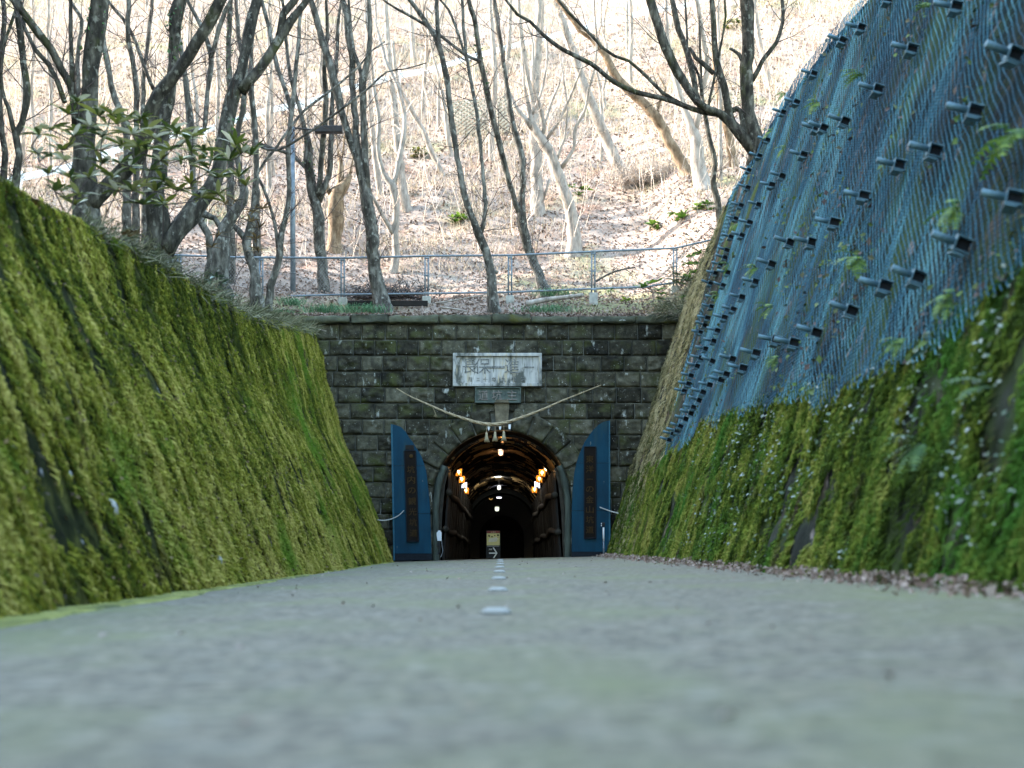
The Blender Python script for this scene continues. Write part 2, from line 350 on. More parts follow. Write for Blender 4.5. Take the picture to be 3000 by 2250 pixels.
MAT['sign_dark'] = flat('sign_dark', (0.06, 0.06, 0.02), 0.5)
MAT['black'] = flat('black', (0.008, 0.009, 0.012), 0.6)
MAT['white_paint'] = flat('white_paint', (0.72, 0.73, 0.74), 0.5, var=0.06)
MAT['white_box'] = flat('white_box', (0.60, 0.63, 0.66), 0.5, var=0.05)
MAT['cable'] = flat('cable', (0.02, 0.02, 0.022), 0.6)
MAT['cable_grey'] = flat('cable_grey', (0.22, 0.23, 0.25), 0.6)
MAT['galv'] = M('galv', [(0.3, (0.09, 0.115, 0.14)), (0.7, (0.19, 0.225, 0.26))], (8, 8, 8), 4, 0.5, metal=0.3)
MAT['anchor'] = M('anchor', [(0.3, (0.045, 0.105, 0.145)), (0.7, (0.14, 0.235, 0.28))], (12, 12, 12), 5, 0.55, metal=0.35, over=[((9, 9, 9), 0.66, 0.74, (0.10, 0.07, 0.04))])
MAT['net'] = M('net', [(0.28, (0.003, 0.040, 0.074)), (0.5, (0.014, 0.098, 0.152)), (0.72, (0.11, 0.30, 0.36))], (3, 3, 2), 6, 0.55, tone=0.45, spec=0.25)
MAT['concrete'] = M('concrete', [(0.3, (0.20, 0.20, 0.18)), (0.7, (0.38, 0.37, 0.34))], (6, 6, 6), 6, 0.9, 0.3, (25, 25, 25))
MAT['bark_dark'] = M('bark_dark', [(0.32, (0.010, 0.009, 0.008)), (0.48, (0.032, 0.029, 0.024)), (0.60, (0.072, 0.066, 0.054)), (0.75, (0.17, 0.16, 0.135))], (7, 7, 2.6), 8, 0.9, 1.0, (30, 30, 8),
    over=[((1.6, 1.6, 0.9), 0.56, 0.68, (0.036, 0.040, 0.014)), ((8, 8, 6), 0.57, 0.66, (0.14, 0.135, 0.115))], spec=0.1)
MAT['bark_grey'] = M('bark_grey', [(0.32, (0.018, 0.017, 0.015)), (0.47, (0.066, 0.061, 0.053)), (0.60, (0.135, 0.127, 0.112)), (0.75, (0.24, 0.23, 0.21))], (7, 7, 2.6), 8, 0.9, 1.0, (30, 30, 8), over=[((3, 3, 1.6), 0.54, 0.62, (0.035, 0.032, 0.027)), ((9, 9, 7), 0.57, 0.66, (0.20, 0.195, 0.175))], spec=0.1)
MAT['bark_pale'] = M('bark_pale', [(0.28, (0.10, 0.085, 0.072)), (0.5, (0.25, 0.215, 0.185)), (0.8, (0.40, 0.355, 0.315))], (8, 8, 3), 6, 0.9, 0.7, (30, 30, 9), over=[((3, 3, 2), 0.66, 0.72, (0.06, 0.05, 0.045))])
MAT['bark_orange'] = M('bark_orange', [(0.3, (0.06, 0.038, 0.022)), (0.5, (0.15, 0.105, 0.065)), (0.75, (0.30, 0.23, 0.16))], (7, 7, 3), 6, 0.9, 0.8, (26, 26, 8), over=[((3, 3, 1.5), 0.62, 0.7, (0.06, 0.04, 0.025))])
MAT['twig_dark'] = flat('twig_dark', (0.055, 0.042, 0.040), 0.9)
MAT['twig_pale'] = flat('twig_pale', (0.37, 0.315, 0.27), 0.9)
MAT['ivy'] = M('ivy', [(0.2, (0.012, 0.035, 0.010)), (0.5, (0.035, 0.085, 0.022)), (0.8, (0.08, 0.15, 0.04))], (3, 3, 3), 3, 0.6, tone=0.7)
MAT['leaf_big'] = M('leaf_big', [(0.22, (0.03, 0.05, 0.012)), (0.40, (0.085, 0.11, 0.018)), (0.54, (0.18, 0.185, 0.03)), (0.66, (0.27, 0.26, 0.10)), (0.75, (0.50, 0.47, 0.35))], (2, 2, 2), 3, 0.5, tone=0.75, trans=0.25)
MAT['leaf_brown'] = M('leaf_brown', [(0.2, (0.05, 0.03, 0.012)), (0.5, (0.12, 0.075, 0.03)), (0.85, (0.22, 0.15, 0.07))], (2, 2, 2), 3, 0.7, tone=0.75, trans=0.2)
MAT['leaf_bright'] = M('leaf_bright', [(0.2, (0.025, 0.07, 0.010)), (0.5, (0.07, 0.15, 0.018)), (0.85, (0.17, 0.27, 0.035))], (2, 2, 2), 3, 0.5, tone=0.75, trans=0.3)
MAT['leaf_pale'] = M('leaf_pale', [(0.2, (0.035, 0.07, 0.035)), (0.5, (0.09, 0.135, 0.085)), (0.85, (0.22, 0.25, 0.22))], (2, 2, 2), 3, 0.45, tone=0.75)
MAT['tuft'] = M('tuft', [(0.2, (0.02, 0.07, 0.03)), (0.55, (0.06, 0.16, 0.07)), (0.9, (0.15, 0.27, 0.13))], (2, 2, 2), 3, 0.6, tone=0.75)
MAT['rank_grass'] = M('rank_grass', [(0.2, (0.04, 0.05, 0.025)), (0.5, (0.11, 0.115, 0.065)), (0.85, (0.27, 0.24, 0.165))], (2, 2, 2), 3, 0.9, tone=0.7, spec=0.05)
MAT['litter'] = M('litter', [(0.1, (0.075, 0.048, 0.036)), (0.4, (0.16, 0.105, 0.08)), (0.65, (0.25, 0.18, 0.145)), (0.9, (0.38, 0.31, 0.27))], (1, 1, 1), 3, 0.9, tone=0.75)
MAT['dry_grass'] = M('dry_grass', [(0.1, (0.19, 0.18, 0.09)), (0.4, (0.32, 0.26, 0.19)), (0.7, (0.44, 0.37, 0.30)), (0.92, (0.54, 0.48, 0.41))], (0.35, 0.35, 0.35), 4, 0.9, tone=0.5, trans=0.2)
MAT['soil'] = M('soil', [(0.3, (0.15, 0.115, 0.094)), (0.5, (0.23, 0.18, 0.148)), (0.75, (0.31, 0.25, 0.21))], (1.1, 1.1, 1.1), 8, 0.95, 0.8, (9, 9, 9),
    over=[((0.22, 0.22, 0.22), 0.54, 0.66, (0.17, 0.16, 0.08)), ((0.5, 0.5, 0.5), 0.56, 0.68, (0.20, 0.12, 0.085)), ((5, 5, 5), 0.58, 0.66, (0.10, 0.072, 0.058))])
MAT['bank'] = M('bank', [(0.3, (0.03, 0.035, 0.02)), (0.5, (0.08, 0.08, 0.05)), (0.75, (0.15, 0.135, 0.10))], (2, 2, 2), 7, 0.95, 0.7, (9, 9, 9))
MAT['stud_metal'] = flat('stud_metal', (0.26, 0.26, 0.24), 0.6, spec=0.2, var=0.15)
MAT['stud_lens'] = flat('stud_lens', (0.33, 0.33, 0.31), 0.4, spec=0.3, var=0.05)
MAT['lamp_head'] = flat('lamp_head', (0.035, 0.032, 0.034), 0.6)
MAT['lattice'] = flat('lattice', (0.36, 0.31, 0.24), 0.9)

# ------------------------------------------------------------------ ground, road, hill
def sheet(name, xs, ys, zf, mat, smooth=True):
    X, Y = np.meshgrid(xs, ys); Z = zf(X, Y)
    o = build_np(name, np.stack([X, Y, Z], -1).reshape(-1, 3), grid_faces(len(ys), len(xs)), mat, smooth=smooth)
    return tag(o, kind='structure')
ysr = np.concatenate([np.arange(-30, 2, 1.0), np.arange(2, 38.61, 0.15)])
sheet('road', np.linspace(-3.35, 3.35, 60), ysr, lambda x, y: roadz(x)+(fbm(st3(x*0.8, y*0.5, 0*x), 3, 2)-0.5)*0.012, MAT['asphalt'])
# green mossy strip along the foot of the left wall, 4 mm above the road
X, Y = np.meshgrid(np.linspace(0, 1, 9), np.arange(1, 37.4, 0.1))
xe = -3.08+X*(np.interp(Y, [1, 10, 22, 38], [0.62, 0.55, 0.30, 0.34])+0.30*(fbm(st3(0*Y, Y*0.9, 0*Y), 3, 31)-0.5))
Z = roadz(xe)+0.010+0.020*(1-X)-0.06*(X > 0.99)+0.02*(fbm(st3(xe*7, Y*4, 0*Y), 3, 5)-0.4)*(1-X)
tag(build_np('verge', np.stack([xe, Y, Z], -1).reshape(-1, 3), grid_faces(len(Y), 9), MAT['moss_edge'], smooth=True), kind='structure')
sheet('hillside', np.concatenate([np.arange(-75, -22, 1.5), np.arange(-22, 24, 0.26), np.arange(24, 70, 1.5)]),
      np.concatenate([np.arange(38.42, 46, 0.18), np.arange(46, 75, 0.4), np.arange(75, 200, 2.0)]), hillH, MAT['soil'])
m = MB()
xs_ = np.concatenate([np.arange(-75, -8, 3.0), np.arange(-8, 9, 0.4), np.arange(9, 70, 3.0)])
for xa, xb in zip(xs_[:-1], xs_[1:]):
    lo_ = 3.7 if (xa < 2.05 and xb > -2.05) else -1.0
    m.add([(xa, 38.44, lo_), (xb, 38.44, lo_), (xb, 38.44, float(hillH(xb, 38.44))-0.004), (xa, 38.44, float(hillH(xa, 38.44))-0.004)], [(0, 1, 2, 3)])
tag(build(m, 'ground', MAT['bank']), kind='structure')
# banks on top of the two retaining walls, cut to follow the wall's edge
def bank(name, side, zf, mat):
    ys = np.arange(-30, 38.5, 0.4); t = np.concatenate([np.linspace(0, 1, 30)**1.5*8, np.arange(9, 75, 1.5)])
    T, Y = np.meshgrid(t, ys)
    Xe = XL(topL(Y))-0.03 if side < 0 else XR(topR(Y))+0.03
    Xx = Xe+side*T
    o = build_np(name, np.stack([Xx, Y, zf(Xx, Y)], -1).reshape(-1, 3), grid_faces(len(ys), len(t)), mat, smooth=True)
    return tag(o, kind='structure')
bank('west_bank_ground', -1, bankL, MAT['bank']); bank('east_bank_ground', 1, bankR, MAT['bank'])

# ------------------------------------------------------------------ the two retaining walls
def dispL(y, z): return 0.09*(fbm(st3(y*1.6, z*0.9, y*0), 4, 21)-0.5)+0.11*(fbm(st3(y*7, z*2.4, y*0), 3, 22)-0.5)
def wallL_pt(y, z): return XL(z)+dispL(y, z)
def rows(y0, y1, top, zs_n, base): 
    ys = np.concatenate([np.arange(y0, 6, 0.6), np.arange(6, y1+0.01, 0.09)]); u = np.linspace(0, 1, zs_n)
    U, Y = np.meshgrid(u, ys); return Y, base+(top(Y)-base)*U
Y, Z = rows(-30, 38.05, topL, 74, -0.25)
Xw = wallL_pt(Y, Z)-0.10*sstep(0.93, 1.0, (Z+0.25)/(topL(Y)+0.25))
wl = build_np('retaining_wall', np.stack([Xw, Y, Z+0*Y], -1).reshape(-1, 3), grid_faces(len(Y), 74), MAT['wall_moss'], smooth=True)
tag(wl, 'sloping retaining wall covered all over in yellow-green moss, rising to the portal', 'wall')
def dispR(y, z): return 0.20*(fbm(st3(y*1.0, z*0.9, y*0), 4, 41)-0.5)+0.11*(fbm(st3(y*6, z*2.4, y*0), 3, 42)-0.5)
def wallR_pt(y, z): return XR(z)-dispR(y, z)
Y, Z = rows(-30, 38.05, topR, 80, -0.15)
Xw = wallR_pt(Y, Z)+0.12*sstep(0.96, 1.0, (Z+0.15)/(topR(Y)+0.15))
wr = build_np('cut_slope', np.stack([Xw, Y, Z], -1).reshape(-1, 3), grid_faces(len(Y), 80)[:, ::-1], MAT['slope'], smooth=True)
tag(wr, 'high rough cut slope, mossy below and hung with wire net above', 'rock slope')

def moss_on(name, n, side, yz, mat, len_rng, w_rng, seed, parent=None):
    y, z = yz
    x = wallL_pt(y, z) if side < 0 else wallR_pt(y, z)
    st = fbm(st3(y*8.0, z*2.1, y*0), 4, seed); big = fbm(st3(y*0.45, z*0.35, y*0), 3, seed+3)
    keep = rng.random(len(y)) < sstep(0.28, 0.50, st*0.75+big*0.25)
    pock = fbm(st3(y*3.4, z*1.9, y*0), 3, seed+9); keep &= pock > 0.37+rng.normal(0, 0.035, len(y))
    y, z, x, st, big = y[keep], z[keep], x[keep], st[keep], big[keep]; n = len(y)
    dz = 0.25
    sl = (XL(z-dz)-XL(z)) if side < 0 else (XR(z-dz)-XR(z))
    D = np.stack([sl, rng.normal(0, 0.05, n), -dz+0*y], 1)
    out = np.stack([-side*rng.uniform(0.02, 0.07, n), rng.normal(0, 0.012, n), rng.uniform(0, 0.02, n)], 1)
    P = np.stack([x-side*0.005, y, z], 1)
    sc = np.interp(y, [6, 38], [1.1, 0.85])
    V, F = blades(P, D, rng.uniform(*len_rng, n)*sc, rng.uniform(*w_rng, n)*sc, out, 0.3, (-side, -0.25, 0.35))
    hgt = z/topL(y) if side < 0 else 0.5+0.30*sstep(16, 7, y)
    t = np.clip(0.50+(st-0.5)*2.2+(big-0.5)*1.2+rng.normal(0, 0.2, n)-(hgt-0.45)*0.42, 0, 1)
    return build_np(name, V, F, mat, np.repeat(t, 2), smooth=False, parent=parent)
n = 330000
y = rng.uniform(0, 1, n)**0.85*31+7; z = -0.1+rng.random(n)*(topL(y)+0.16)
ml = moss_on('moss', n, -1, (y, z), MAT['moss'], (0.04, 0.13), (0.004, 0.011), 61, parent=None); tag(ml, kind='stuff')
y = rng.uniform(0, 7, 26000); z = -0.1+rng.random(26000)*(topL(y)+0.16); tag(moss_on('moss', 0, -1, (y, z), MAT['moss'], (0.08, 0.22), (0.008, 0.018), 61), kind='stuff')

NY = [-30, 8, 9.3, 10, 11.1, 11.7, 14.4, 18, 21.1, 24.1, 26.7, 30, 33]; NZ = [2.9, 2.5, 2.15, 1.92, 1.82, 1.75, 1.83, 2.17, 2.23, 2.41, 2.22, 2.02, 2.0]
def netlow(y): return np.interp(y, NY, NZ)
def netfar(z): return np.interp(z, [2, 3.2, 4.6, 5.8, 7.6, 9.3], [30.0, 31.3, 32.2, 32.6, 34.0, 34.6])
n = 230000
y = rng.uniform(0, 1, n)**0.9*32+6; z = rng.random(n)*(netlow(y)+0.15+0.25*(vnoise(st3(y*1.5, 0*y, 0*y), 5)-0.3))
y = np.concatenate([y, rng.uniform(0, 6, 20000)]); z = np.concatenate([z, rng.random(20000)*2.75]); m2 = 30000; y2 = rng.uniform(30.2, 38, m2); z2 = rng.random(m2)*topR(y2); k = y2 > netfar(z2)-0.1
md_ = moss_on('moss', 0, 1, (y2[k], z2[k]), MAT['moss_dry'], (0.06, 0.20), (0.006, 0.014), 81); tag(md_, kind='stuff')
mr_ = moss_on('moss', n, 1, (y, z), MAT['moss_r'], (0.04, 0.14), (0.0045, 0.012), 71); tag(mr_, kind='stuff')
# small pale-leaved creeper growing in the moss at the foot of the slope, denser towards the near end
n = 3800
cy = 6+rng.random(n)**2.1*18; cz = rng.random(n)**0.8*(netlow(cy)+0.2)
k = fbm(st3(cy*1.2, cz*1.2, cy*0), 3, 77) > 0.55; cy, cz = cy[k], cz[k]
P = np.stack([wallR_pt(cy, cz)-rng.uniform(0.03, 0.11, len(cy)), cy, cz], 1)
V, F = cards(P, rng.uniform(0.02, 0.07, len(cy))*rng.uniform(.6, 1.1, len(cy)), np.array([-0.7, -0.35, 0.7]), 0.7, 0.1)
tag(build_np('creeper_leaves', V, F, MAT['leaf_pale'], rng.random(len(cy))), kind='stuff')
n = 2200; cy = rng.uniform(8, 37, n); cz = rng.random(n)*topL(cy)
P = np.stack([wallL_pt(cy, cz)+rng.uniform(0.03, 0.08, n), cy, cz], 1)
V, F = cards(P, rng.uniform(0.02, 0.05, n), np.array([0.7, -0.3, 0.7]), 0.7, 0.1)
tag(build_np('small_leaves', V, F, MAT['leaf_brown'], rng.random(n)), kind='stuff')
# a few bare pale stones in the left wall, placed by where they show
for k, (px, py, Yy, s) in enumerate([(322, 1488, 11.4, 0.052), (128, 1390, 10.6, 0.024), (545, 1640, 14.8, 0.035)]):
    zc = CAM_H+(VY-py)/F_PX*Yy; c = Vector((float(wallL_pt(np.array(Yy), np.array(zc)))+0.03, Yy, zc))
    mb = MB(); prof = [(s*0.05, -s*1.6), (s*0.55, -s*1.2), (s*0.8, -s*0.2), (s*0.7, s*0.8), (s*0.3, s*1.4), (s*0.05, s*1.6)]
    mb.lathe(prof, c, 9, axis=Vector((-0.35, 0.1, 1)).normalized())
    tag(build(mb, 'bare_stone', MAT['concrete'], smooth=True), ['long white bare stone set in the moss low on the wall', 'small white pebble showing in the moss near the wall\'s near end', 'grey-white stone half hidden in moss further along the wall'][k], 'stone', 'bare stones in the mossy wall')

# ------------------------------------------------------------------ wire net on the slope
def net_pt(y, z, k=0.0):
    off = 0.08+0.08*(fbm(st3(y*1.1, z*0.35, y*0), 3, 51)-0.4)-0.10*sstep(26, 31, y)+0.16*sstep(24, 31, y)*(fbm(st3(y*1.6-z*0.5, z*0.12, y*0), 2, 52)-0.45)
    x = wallR_pt(y, z)*0.35+XR(z)*0.65
    return np.stack([x-off*0.955-k, y, z+off*0.296], -1)
yy = []; v = 1.5
while v < 34.4: yy.append(v); v += 0.056
VV = []; FF = []; TT = []; base = 0
for i, y0 in enumerate(yy):
    lo0 = float(netlow(np.array(y0)))+0.18*(R.random()-0.5)+0.22*(float(vnoise(np.array([y0*1.3, 0, 0]), 6))-0.5); hi = float(topR(y0))+0.05
    lo = math.ceil(lo0/0.046)*0.046
    zs = np.arange(lo, hi, 0.046); i = int(round(lo/0.046))+len(yy[:i])
    zs = zs[netfar(zs) > y0]
    if len(zs) < 6: continue
    zig = np.where((np.arange(len(zs))+i) % 2 == 0, 1, -1)
    ph = 0.05*np.sin(zs*1.3+y0*0.7)+0.03*np.sin(zs*2.1+y0)
    P = net_pt(y0+zig*0.0225+ph, zs, zig*0.006)
    r = 0.0047 if y0 < 18 else 0.0040
    ring = np.array([[-1, 0, 0], [0.5, 0.87, 0], [0.5, -0.87, 0]])*r
    V = (P[:, None, :]+ring[None]).reshape(-1, 3)
    a = (np.arange(len(zs)-1)*3)[:, None]
    F = np.concatenate([np.stack([a[:, 0]+k, a[:, 0]+(k+1) % 3, a[:, 0]+3+(k+1) % 3, a[:, 0]+3+k], 1) for k in range(3)])
    VV.append(V); FF.append(F+base); base += len(V)
    TT.append(np.clip(np.tile(vnoise(np.stack([zs[:-1]*1.2, 0*zs[:-1]+y0*1.2, 0*zs[:-1]], 1), 9), 3)+R.uniform(-0.15, 0.15), 0, 1))
netob = build_np('wire_net', np.concatenate(VV), np.concatenate(FF), MAT['net'], np.concatenate(TT))
tag(netob, 'blue-grey chain-link rockfall net pinned over the upper slope', 'rockfall net')

# dead leaves, moss cushions and bits of weed caught in and behind the net
n = 5200; cy = 6+rng.random(n)**1.2*27; cz = netlow(cy)+rng.random(n)**1.15*(topR(cy)-netlow(cy)); k = (fbm(st3(cy*0.9, cz*0.7, cy*0), 3, 131)+rng.normal(0, .05, n) > 0.54) & (netfar(cz) > cy); cy, cz = cy[k], cz[k]
V, F = cards(net_pt(cy, cz, -0.03+0.07*rng.random(len(cy))), rng.uniform(0.03, 0.10, len(cy)), np.array([-0.8, -0.3, 0.4]), 0.7, 0.2)
tag(build_np('caught_leaves', V, F, MAT['caught'], rng.random(len(cy))), kind='stuff')
# rock anchors: pipe end, channel bracket with flanges
n_ax = Vector((-0.955, 0, 0.296)); t_ax = Vector((0.296, 0, 0.955)); AM = Matrix((n_ax, Vector((0, 1, 0)), t_ax)).transposed()
def make_anchor():
    t = thing('rock_anchor', (0, 0, 0), 'steel anchor pipe on a bracket standing out from the wire net', 'rock anchor', 'rock anchors pinning the net')
    def tb(fn): 
        m = MB(); fn(m); return m
    m = MB(); m.lathe([(0.017, 0.07), (0.030, 0.072), (0.031, 0.255), (0.027, 0.262), (0.015, 0.262)], (0, 0, 0), 12, axis=n_ax); build(m, 'pipe', MAT['anchor'], t, True)
    m = MB(); m.bbox(AM @ Vector((0.076, 0, 0)), (0.010, 0.088, 0.094), 0.003, m=AM); build(m, 'face_plate', MAT['anchor'], t)
    for q in (-1, 1):
        m = MB(); m.bbox(AM @ Vector((0.015, 0, q*0.053)), (0.13, 0.094, 0.012), 0.003, m=AM); build(m, 'flange', MAT['anchor'], t)
    m = MB(); m.box(AM @ Vector((0.012, 0.02, 0)), (0.117, 0.008, 0.093), m=AM); build(m, 'shadow_web', MAT['gate_dark'], t)  # bracket's inner plate, coloured near-black to paint in the shadow inside it
    m = MB(); m.bbox(AM @ Vector((0.035, 0, -0.085)), (0.10, 0.16, 0.016), 0.004, m=AM); build(m, 'foot', MAT['anchor'], t)
    return t
APX = [(2398,227),(2345,309),(2304,338),(2398,386),(2248,415),(2224,463),(2362,463),(2200,506),(2306,526),(2268,550),(2193,555),(2176,608),(2232,608),
 (2157,646),(2205,661),(2140,699),(2181,699),(2326,721),(2386,721),(2610,10),(2812,34),(2533,92),(2480,130),(2687,159),(2586,275),(3000,183),(2489,366),
 (2427,386),(2880,347),(2755,458),(2648,497),(2547,588),(2460,665),(2851,738),(2996,603),(2270,783),(2714,834),(2609,856),(2232,837),(2183,879),(2161,916),
 (2503,924),(2134,939),(2413,988),(2112,977),(2097,1007),(2345,1018),(2285,1007),(2228,1045),(2074,1029),(2165,1063),(2184,1088),(2061,1056),(2046,1078),
 (2141,1106),(2119,1121),(2030,1106),(2016,1130),(2001,1149),(2093,1137),(2074,1159),(2059,1181),(2037,1200),(2030,1217),(2013,1234),(1999,1256),(1988,1268),(1976,1277),(1963,1294),
 (2123,735),(2117,757),(2103,777),(2090,802),(2130,803),(2095,877),(2082,903),(2069,935),(2060,956),(2048,977),(2118,842),(2075,833),(2098,1067)]
anchor0 = make_anchor()
first = True
for i, (px, py) in enumerate(APX):
    a = (px-VX)/F_PX; b = (VY-py)/F_PX
    Yy = (2.75+0.31*CAM_H-0.10)/(a-0.31*b); zz = CAM_H+b*Yy
    if Yy > 37 or zz > 9.6: continue
    p = net_pt(np.array(Yy), np.array(zz))
    o = anchor0 if first else copy_tree(anchor0); first = False
    o.location = (float(p[0])-0.06, Yy, float(p[2])+0.02); o.rotation_euler = (R.uniform(-.18, .18), R.uniform(-.08, .08), R.uniform(-.14, .14)); sc_ = (0.92 if Yy < 22 else 0.84)*R.uniform(.95, 1.05); o.scale = (sc_, sc_, sc_)
    if py > 1190: o['label'] = 'rock anchor in the tight row where the net tapers down to its lowest corner'
    elif Yy < 13.2: o['label'] = 'large blurred rock anchor on the nearest part of the wire net'
    elif py < 420 and px < 2560: o['label'] = 'rock anchor jutting from the net along its top edge'

# ------------------------------------------------------------------ stone portal
PY = 38.0; RI, RO, ZC = 1.84, 2.42, 1.60
portal = thing('stone_portal', (0, PY, 0), 'dark rock-faced stone tunnel portal with an arched mouth', 'tunnel portal')
px2x = lambda px: (px-VX)/F_PX*PY
py2z = lambda py: CAM_H+(VY-py)/F_PX*PY
bx0, bx1, bz0, bz1 = px2x(1327.5), px2x(1587), py2z(1133.5), py2z(1036.5)      # big plaque
sx0, sx1, sz0, sz1 = px2x(1392), px2x(1526), py2z(1182), py2z(1135)            # small plaque
def in_hole(x, z, pad=0.0):
    if z > ZC: return math.hypot(x, z-ZC) < RO-0.06+pad
    return abs(x) < RI+0.02+pad
VV, FF, TT = [], [], []; base = 0
courses = []; zt = py2z(950)
hs = 0.423
k = 0
while zt > -0.3:
    courses.append((zt-hs, zt)); zt -= hs
for ci, (z0, z1) in enumerate(courses):
    x = -6.2+(0.31 if ci % 2 else 0)+R.uniform(-0.04, 0.04)
    while x < 6.4:
        w = 0.62+R.uniform(-0.05, 0.06)
        x0, x1 = x+0.008, x+w-0.008; x += w
        nx, nz = 21, 15
        u = np.linspace(0, 1, nx); vv = np.linspace(0, 1, nz)
        U, Wv = np.meshgrid(u, vv)
        gx = x0+(x1-x0)*U; gz = (z0+0.010)+(z1-z0-0.020)*Wv
        e = np.minimum(np.minimum(U, 1-U)*(x1-x0), np.minimum(Wv, 1-Wv)*(z1-z0))
        rough = R.choice([0.25, 0.6, 1.0, 1.2])
        sd = R.randint(0, 9999)
        slope = R.uniform(-0.4, 0.8)*0.04
        d = (0.055*sstep(0, 0.022, e)+rough*0.16*(fbm(st3(gx*5.5, gz*7.0, 0*gx+sd), 4, 91)-0.40)*sstep(0, 0.05, e)-slope*(Wv-0.5)*sstep(0, 0.05, e))
        gy = PY-0.005-d
        cen = [[in_hole(float(gx[j, i]+gx[j+1, i+1])/2, float(gz[j, i]+gz[j+1, i+1])/2) or
                (bx0-0.01 < (gx[j, i]+gx[j+1, i+1])/2 < bx1+0.01 and bz0-0.01 < (gz[j, i]+gz[j+1, i+1])/2 < bz1+0.01) or
                (sx0-0.01 < (gx[j, i]+gx[j+1, i+1])/2 < sx1+0.01 and sz0-0.01 < (gz[j, i]+gz[j+1, i+1])/2 < sz1+0.01)
                for i in range(nx-1)] for j in range(nz-1)]
        m = ~np.array(cen).ravel()
        if not m.any(): continue
        F = grid_faces(nz, nx)[m]
        VV.append(np.stack([gx, gy, gz], -1).reshape(-1, 3)); FF.append(F+base); base += nx*nz
        TT.append(np.full(len(F), R.choice([0.15, 0.35, 0.45, 0.55, 0.6, 0.8])+R.uniform(-.08, .08)))
build_np('wall', np.concatenate(VV), np.concatenate(FF), MAT['stone'], np.concatenate(TT), True, portal)
m = MB()                                   # mortar bed and reveal behind the block faces
ang = [math.pi*k/40 for k in range(41)]
arch = [(RI*math.cos(a), ZC+RI*math.sin(a)) for a in ang]
for k in range(40):
    (xa, za), (xb, zb) = arch[k], arch[k+1]
    m.add([(xa, PY, za), (xb, PY, zb), (xb, PY, 6.42), (xa, PY, 6.42)], [(0, 1, 2, 3)])
    m.add([(xa, PY-0.08, za), (xb, PY-0.08, zb), (xb, PY+1.0, zb), (xa, PY+1.0, za)], [(0, 1, 2, 3)])
for s in (-1, 1):
    m.add([(s*RI, PY, -0.4), (s*6.4, PY, -0.4), (s*6.4, PY, 6.42), (s*RI, PY, 6.42)], [(0, 1, 2, 3)])
    m.add([(s*RI, PY-0.08, -0.4), (s*RI, PY+1.0, -0.4), (s*RI, PY+1.0, ZC), (s*RI, PY-0.08, ZC)], [(0, 1, 2, 3)])
build(m, 'mortar_bed', MAT['mortar'], portal)
# arch ring of rough wedge stones
nv = 13; VV, FF, TT = [], [], []; base = 0
a0, a1 = math.radians(-4), math.radians(184)
edges = np.linspace(a0, a1, nv+1)
for k in range(nv):
    if k == nv//2: continue
    aa, bb = edges[k]+0.006, edges[k+1]-0.006
    U, Wv = np.meshgrid(np.linspace(0, 1, 17), np.linspace(0, 1, 18))
    A = aa+(bb-aa)*U; ro = RO+R.uniform(-0.03, 0.05)
    Rr = RI+0.005+(ro-RI)*Wv
    e = np.minimum(np.minimum(U, 1-U)*0.55, np.minimum(Wv, 1-Wv)*0.58)
    gx = Rr*np.cos(A); gz = ZC+Rr*np.sin(A)
    d = 0.05+0.04*sstep(0, 0.025, e)+0.14*(fbm(st3(gx*5, gz*5, 0*gx+k*9), 4, 95)-0.42)*sstep(0, 0.06, e)
    ring = (e <= 1e-6); d = np.where(ring, 0.0, d)
    VV.append(np.stack([gx, PY-d, gz], -1).reshape(-1, 3)); FF.append(grid_faces(18, 17)+base); base += 306
    TT.append(np.full(len(FF[-1]), R.uniform(0.3, 0.75)))
hv = len(VV)//2
for sl_ in (slice(0, hv), slice(hv, None)):
    o_ = sl_.start*306; build_np('arch_ring', np.concatenate(VV[sl_]), np.concatenate(FF[sl_])-o_, MAT['stone'], np.concatenate(TT[sl_]), True, portal)
m = MB(); m.prism([(-0.15, py2z(1253)), (0.16, py2z(1253)), (0.20, py2z(1192)), (0.19, py2z(1183)), (-0.19, py2z(1183)), (-0.19, py2z(1192))], PY-0.24, PY+0.02)
m.prism([(-0.20, py2z(1183)+0.003), (0.20, py2z(1183)+0.003), (0.17, py2z(1174)), (-0.13, py2z(1174))], PY-0.30, PY+0.02)
build(m, 'keystone', MAT['keystone'], portal)
# coping stones
x = -5.5; VV, FF, TT = [], [], []; base = 0
while x < 5.6:
    w = R.uniform(1.0, 1.65); x0, x1 = x+0.008, x+w-0.008; x += w
    zt, zb, fr = py2z(926)+R.uniform(-0.035, 0.045), py2z(950)+0.006, 0.16+R.uniform(-0.05, 0.05)
    prof = [(0.05, zb), (fr, zb+0.01), (fr+0.02, zb+0.06), (fr+0.01, zt-0.05), (fr-0.04, zt), (0.0, zt+0.01), (-0.45, zt+0.01)]
    U, K = np.meshgrid(np.linspace(0, 1, 22), np.arange(len(prof)))
    gx = x0+(x1-x0)*U; pd = np.array(prof); gd = pd[K, 0]; gz = pd[K, 1]
    nn = (fbm(st3(gx*4, gz*8, gd*4+w*9), 4, 97)-0.5)*0.15
    ends = np.where((U == 0) | (U == 1), 0.05, 0)
    VV.append(np.stack([gx, PY-gd-nn+ends, gz+nn*0.5], -1).reshape(-1, 3)); FF.append(grid_faces(len(prof), 22)+base); base += 22*len(prof)
    TT.append(np.full(len(FF[-1]), R.uniform(0.25, 0.8)))
    # end faces
    for j in (0, 21):
        idx = [FF and base-22*len(prof)+r*22+j for r in range(len(prof))]
        for q in range(0, 5, 2):
            FF.append(np.array([[idx[q], idx[q+1], idx[q+2], idx[0]]])); TT.append(np.array([0.3]))
build_np('coping', np.concatenate(VV), np.concatenate(FF), MAT['cap_stone'], np.concatenate(TT), True, portal)

